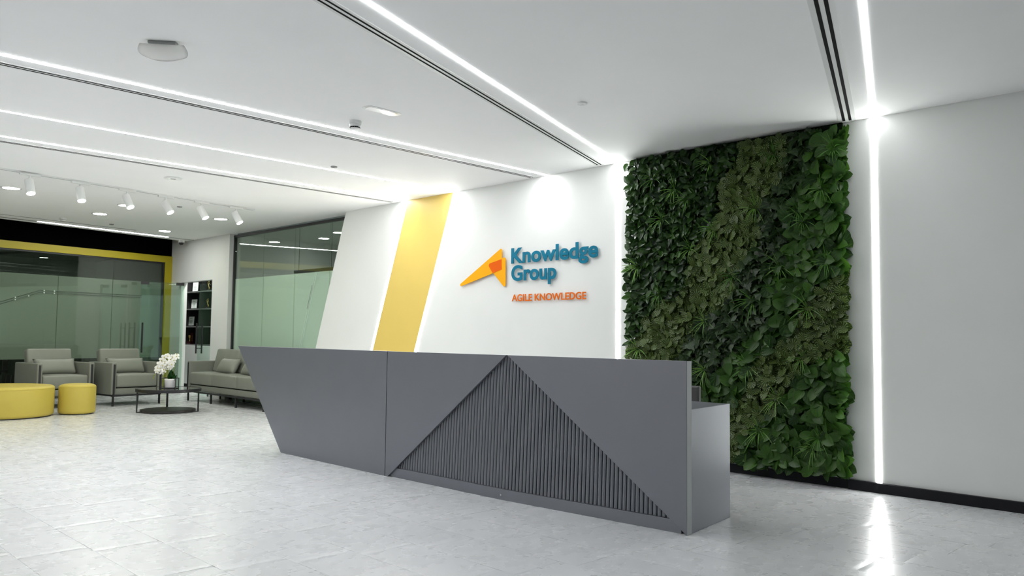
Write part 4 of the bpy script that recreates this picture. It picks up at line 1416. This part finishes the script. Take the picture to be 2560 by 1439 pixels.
for kd, lst in leaves.items():
    V, UV, F = TEMPL[kd]
    nv = len(V)
    recs = []
    for x, z, layer in lst:
        if kd == 'leaf_vein':
            tilt = rng.uniform(0.05, 0.75)
            ang = rng.uniform(-math.pi, math.pi)
        elif kd == 'leaf_big':
            tilt = rng.uniform(0.05, 0.75)
            ang = rng.normal(0, 1.25)
        else:
            tilt = rng.uniform(0.1, 0.95)
            ang = rng.normal(0, 1.3)
        # near an edge the leaves turn outwards
        ex = (x - GX1 + 0.06) / 0.06
        if ex > 0 and rng.random() < 0.75:
            ang = rng.normal(math.pi / 2, 0.5)
        ex = (GX0 + 0.06 - x) / 0.06
        if ex > 0 and rng.random() < 0.75:
            ang = rng.normal(-math.pi / 2, 0.5)
        if z > GZ1 - 0.10:
            ang = rng.normal(0, 0.9)
        # tip direction in the wall plane (0 = down, + = right), lifted off the wall by tilt
        td = np.array([math.sin(ang), 0, -math.cos(ang)])
        tip = td * math.cos(tilt) + np.array([0, -1, 0]) * math.sin(tilt)
        nrm = np.array([0, -1, 0]) * math.cos(tilt) - td * math.sin(tilt)
        rl = rng.normal(0, 0.45)
        side = np.cross(tip, nrm)
        nrm2 = nrm * math.cos(rl) + side * math.sin(rl)
        side = np.cross(tip, nrm2)
        R_ = np.stack([side, tip, nrm2], 1)
        sc = rng.uniform(0.75, 1.2)
        dep_ = (0.02 + rng.uniform(0, 0.03)) if layer == 0 else (0.055 + rng.uniform(0, 0.055))
        base = np.array([x, YW - dep_, z]) - td * 0.45 * (V[:, 1].max()) * math.cos(tilt) - gw_off
        # keep tips below the ceiling
        recs.append((R_, sc, base, dep_ + 0.5 * sc * V[:, 1].max() * math.sin(tilt)))
    keep = []
    for r in recs:
        top = (r[0] @ (V * r[1]).T).T[:, 2].max() + r[2][2]
        low = (r[0] @ (V * r[1]).T).T[:, 2].min() + r[2][2]
        ymax = (r[0] @ (V * r[1]).T).T[:, 1].max() + r[2][1]
        if top < ZC - 0.004 and low > 0.03 and ymax < -0.004:
            keep.append(r)
    keep.sort(key=lambda r: -r[3] * (1 if r[2][2] > 0 else 0))
    me = bpy.data.meshes.new(kd)
    me.from_pydata([tuple(v) for v in V], [], F)
    uvl = me.uv_layers.new(name='UVMap')
    for lp_ in me.loops:
        uvl.data[lp_.index].uv = UV[lp_.vertex_index]
    a_ = me.attributes.new('var', 'FLOAT', 'POINT')
    me.materials.append(MT[kd])
    for p in me.polygons:
        p.use_smooth = kd != 'leaf_ivy'
    lname = {'leaf_small': 'pothos_leaf', 'leaf_vein': 'veined_leaf', 'leaf_ivy': 'ivy_leaf', 'leaf_big': 'broad_leaf'}[kd]
    for R_, sc, base, _ in keep[:290]:
        o = bpy.data.objects.new(lname, me)
        COL.objects.link(o)
        o.parent = gw
        m4 = Matrix([[*(R_[r_] * sc), base[r_]] for r_ in range(3)] + [[0, 0, 0, 1]])
        o.matrix_local = m4
    rest_ = keep[290:]
    if rest_:
        allv = np.concatenate([(R_ @ (V * sc).T).T + base for R_, sc, base, _ in rest_])
        allf = [tuple(i + k * nv for i in f) for k in range(len(rest_)) for f in F]
        mm = bpy.data.meshes.new(lname + '_foliage')
        mm.from_pydata(allv.tolist(), [], allf)
        uvl = mm.uv_layers.new(name='UVMap')
        idx = np.zeros(len(mm.loops), dtype=np.int32)
        mm.loops.foreach_get('vertex_index', idx)
        uvl.data.foreach_set('uv', UV[idx % nv].astype(np.float32).ravel())
        a_ = mm.attributes.new('var', 'FLOAT', 'POINT')
        a_.data.foreach_set('value', np.repeat(rng.random(len(rest_)), nv).astype(np.float32))
        mm.materials.append(MT[kd])
        mm.polygons.foreach_set('use_smooth', np.full(len(mm.polygons), kd != 'leaf_ivy'))
        o = bpy.data.objects.new(lname + '_foliage', mm)
        COL.objects.link(o)
        o.parent = gw
        o['kind'] = 'stuff'

# tufts of grass growing out of the leaves
tufts = [(-3.325, 2.84), (-3.955, 2.85), (-2.80, 2.80), (-4.6, 2.78), (-2.90, 2.455), (-4.204, 2.517), (-3.115, 2.285), (-4.494, 2.349), (-3.506, 2.359), (-3.917, 2.211),
         (-3.07, 2.20), (-4.177, 2.039), (-2.87, 1.843), (-4.78, 1.902), (-3.281, 1.812), (-3.736, 1.754), (-4.523, 1.62), (-3.536, 1.53), (-3.034, 1.454), (-4.019, 1.357),
         (-3.085, 1.039), (-4.02, 0.91), (-3.589, 0.942), (-3.478, 0.402), (-2.95, 0.386), (-3.00, 0.307), (-4.773, 1.084), (-3.32, 0.68), (-4.35, 2.62)]
gmesh = []
for var in range(4):
    bm = B()
    for k in range(15):
        a = random.uniform(-math.pi, math.pi)
        out = random.uniform(0.25, 0.8)
        L_ = random.uniform(0.14, 0.25)
        u = Vector((math.cos(a), 0, math.sin(a)))
        d0 = (u * out + Vector((0, -1, 0)) * (1 - out * 0.5) + Vector((0, 0, 0.25))).normalized()
        p = Vector((0, 0, 0))
        sd = d0.cross(Vector((0.2, -1, 0.3))).normalized()
        rows = []
        N = 6
        for i in range(N + 1):
            t_ = i / N
            wd = 0.0042 * (1 - t_ ** 2) + 0.0004
            rows.append((bm.verts.new(p - sd * wd), bm.verts.new(p + sd * wd)))
            d0 = (d0 + Vector((0, 0, -0.16)) + u * 0.08).normalized()
            p = p + d0 * (L_ / N)
        for q, r_ in zip(rows, rows[1:]):
            bm.faces.new((q[0], q[1], r_[1], r_[0]))
    me = bpy.data.meshes.new('grass_tuft')
    bm.to_mesh(me)
    bm.free()
    me.materials.append(MT['grass'])
    me.attributes.new('var', 'FLOAT', 'POINT')
    gmesh.append(me)
for i, (x, z) in enumerate(tufts):
    o = bpy.data.objects.new('grass_tuft', gmesh[i % 4])
    COL.objects.link(o)
    o.parent = gw
    o.location = (x - gw_off[0], -0.075, z)
    s = 0.85 if z > 2.75 else random.uniform(0.85, 1.1)
    if z > 2.75:
        o.location.z -= 0.02
    o.scale = (s, s, s)
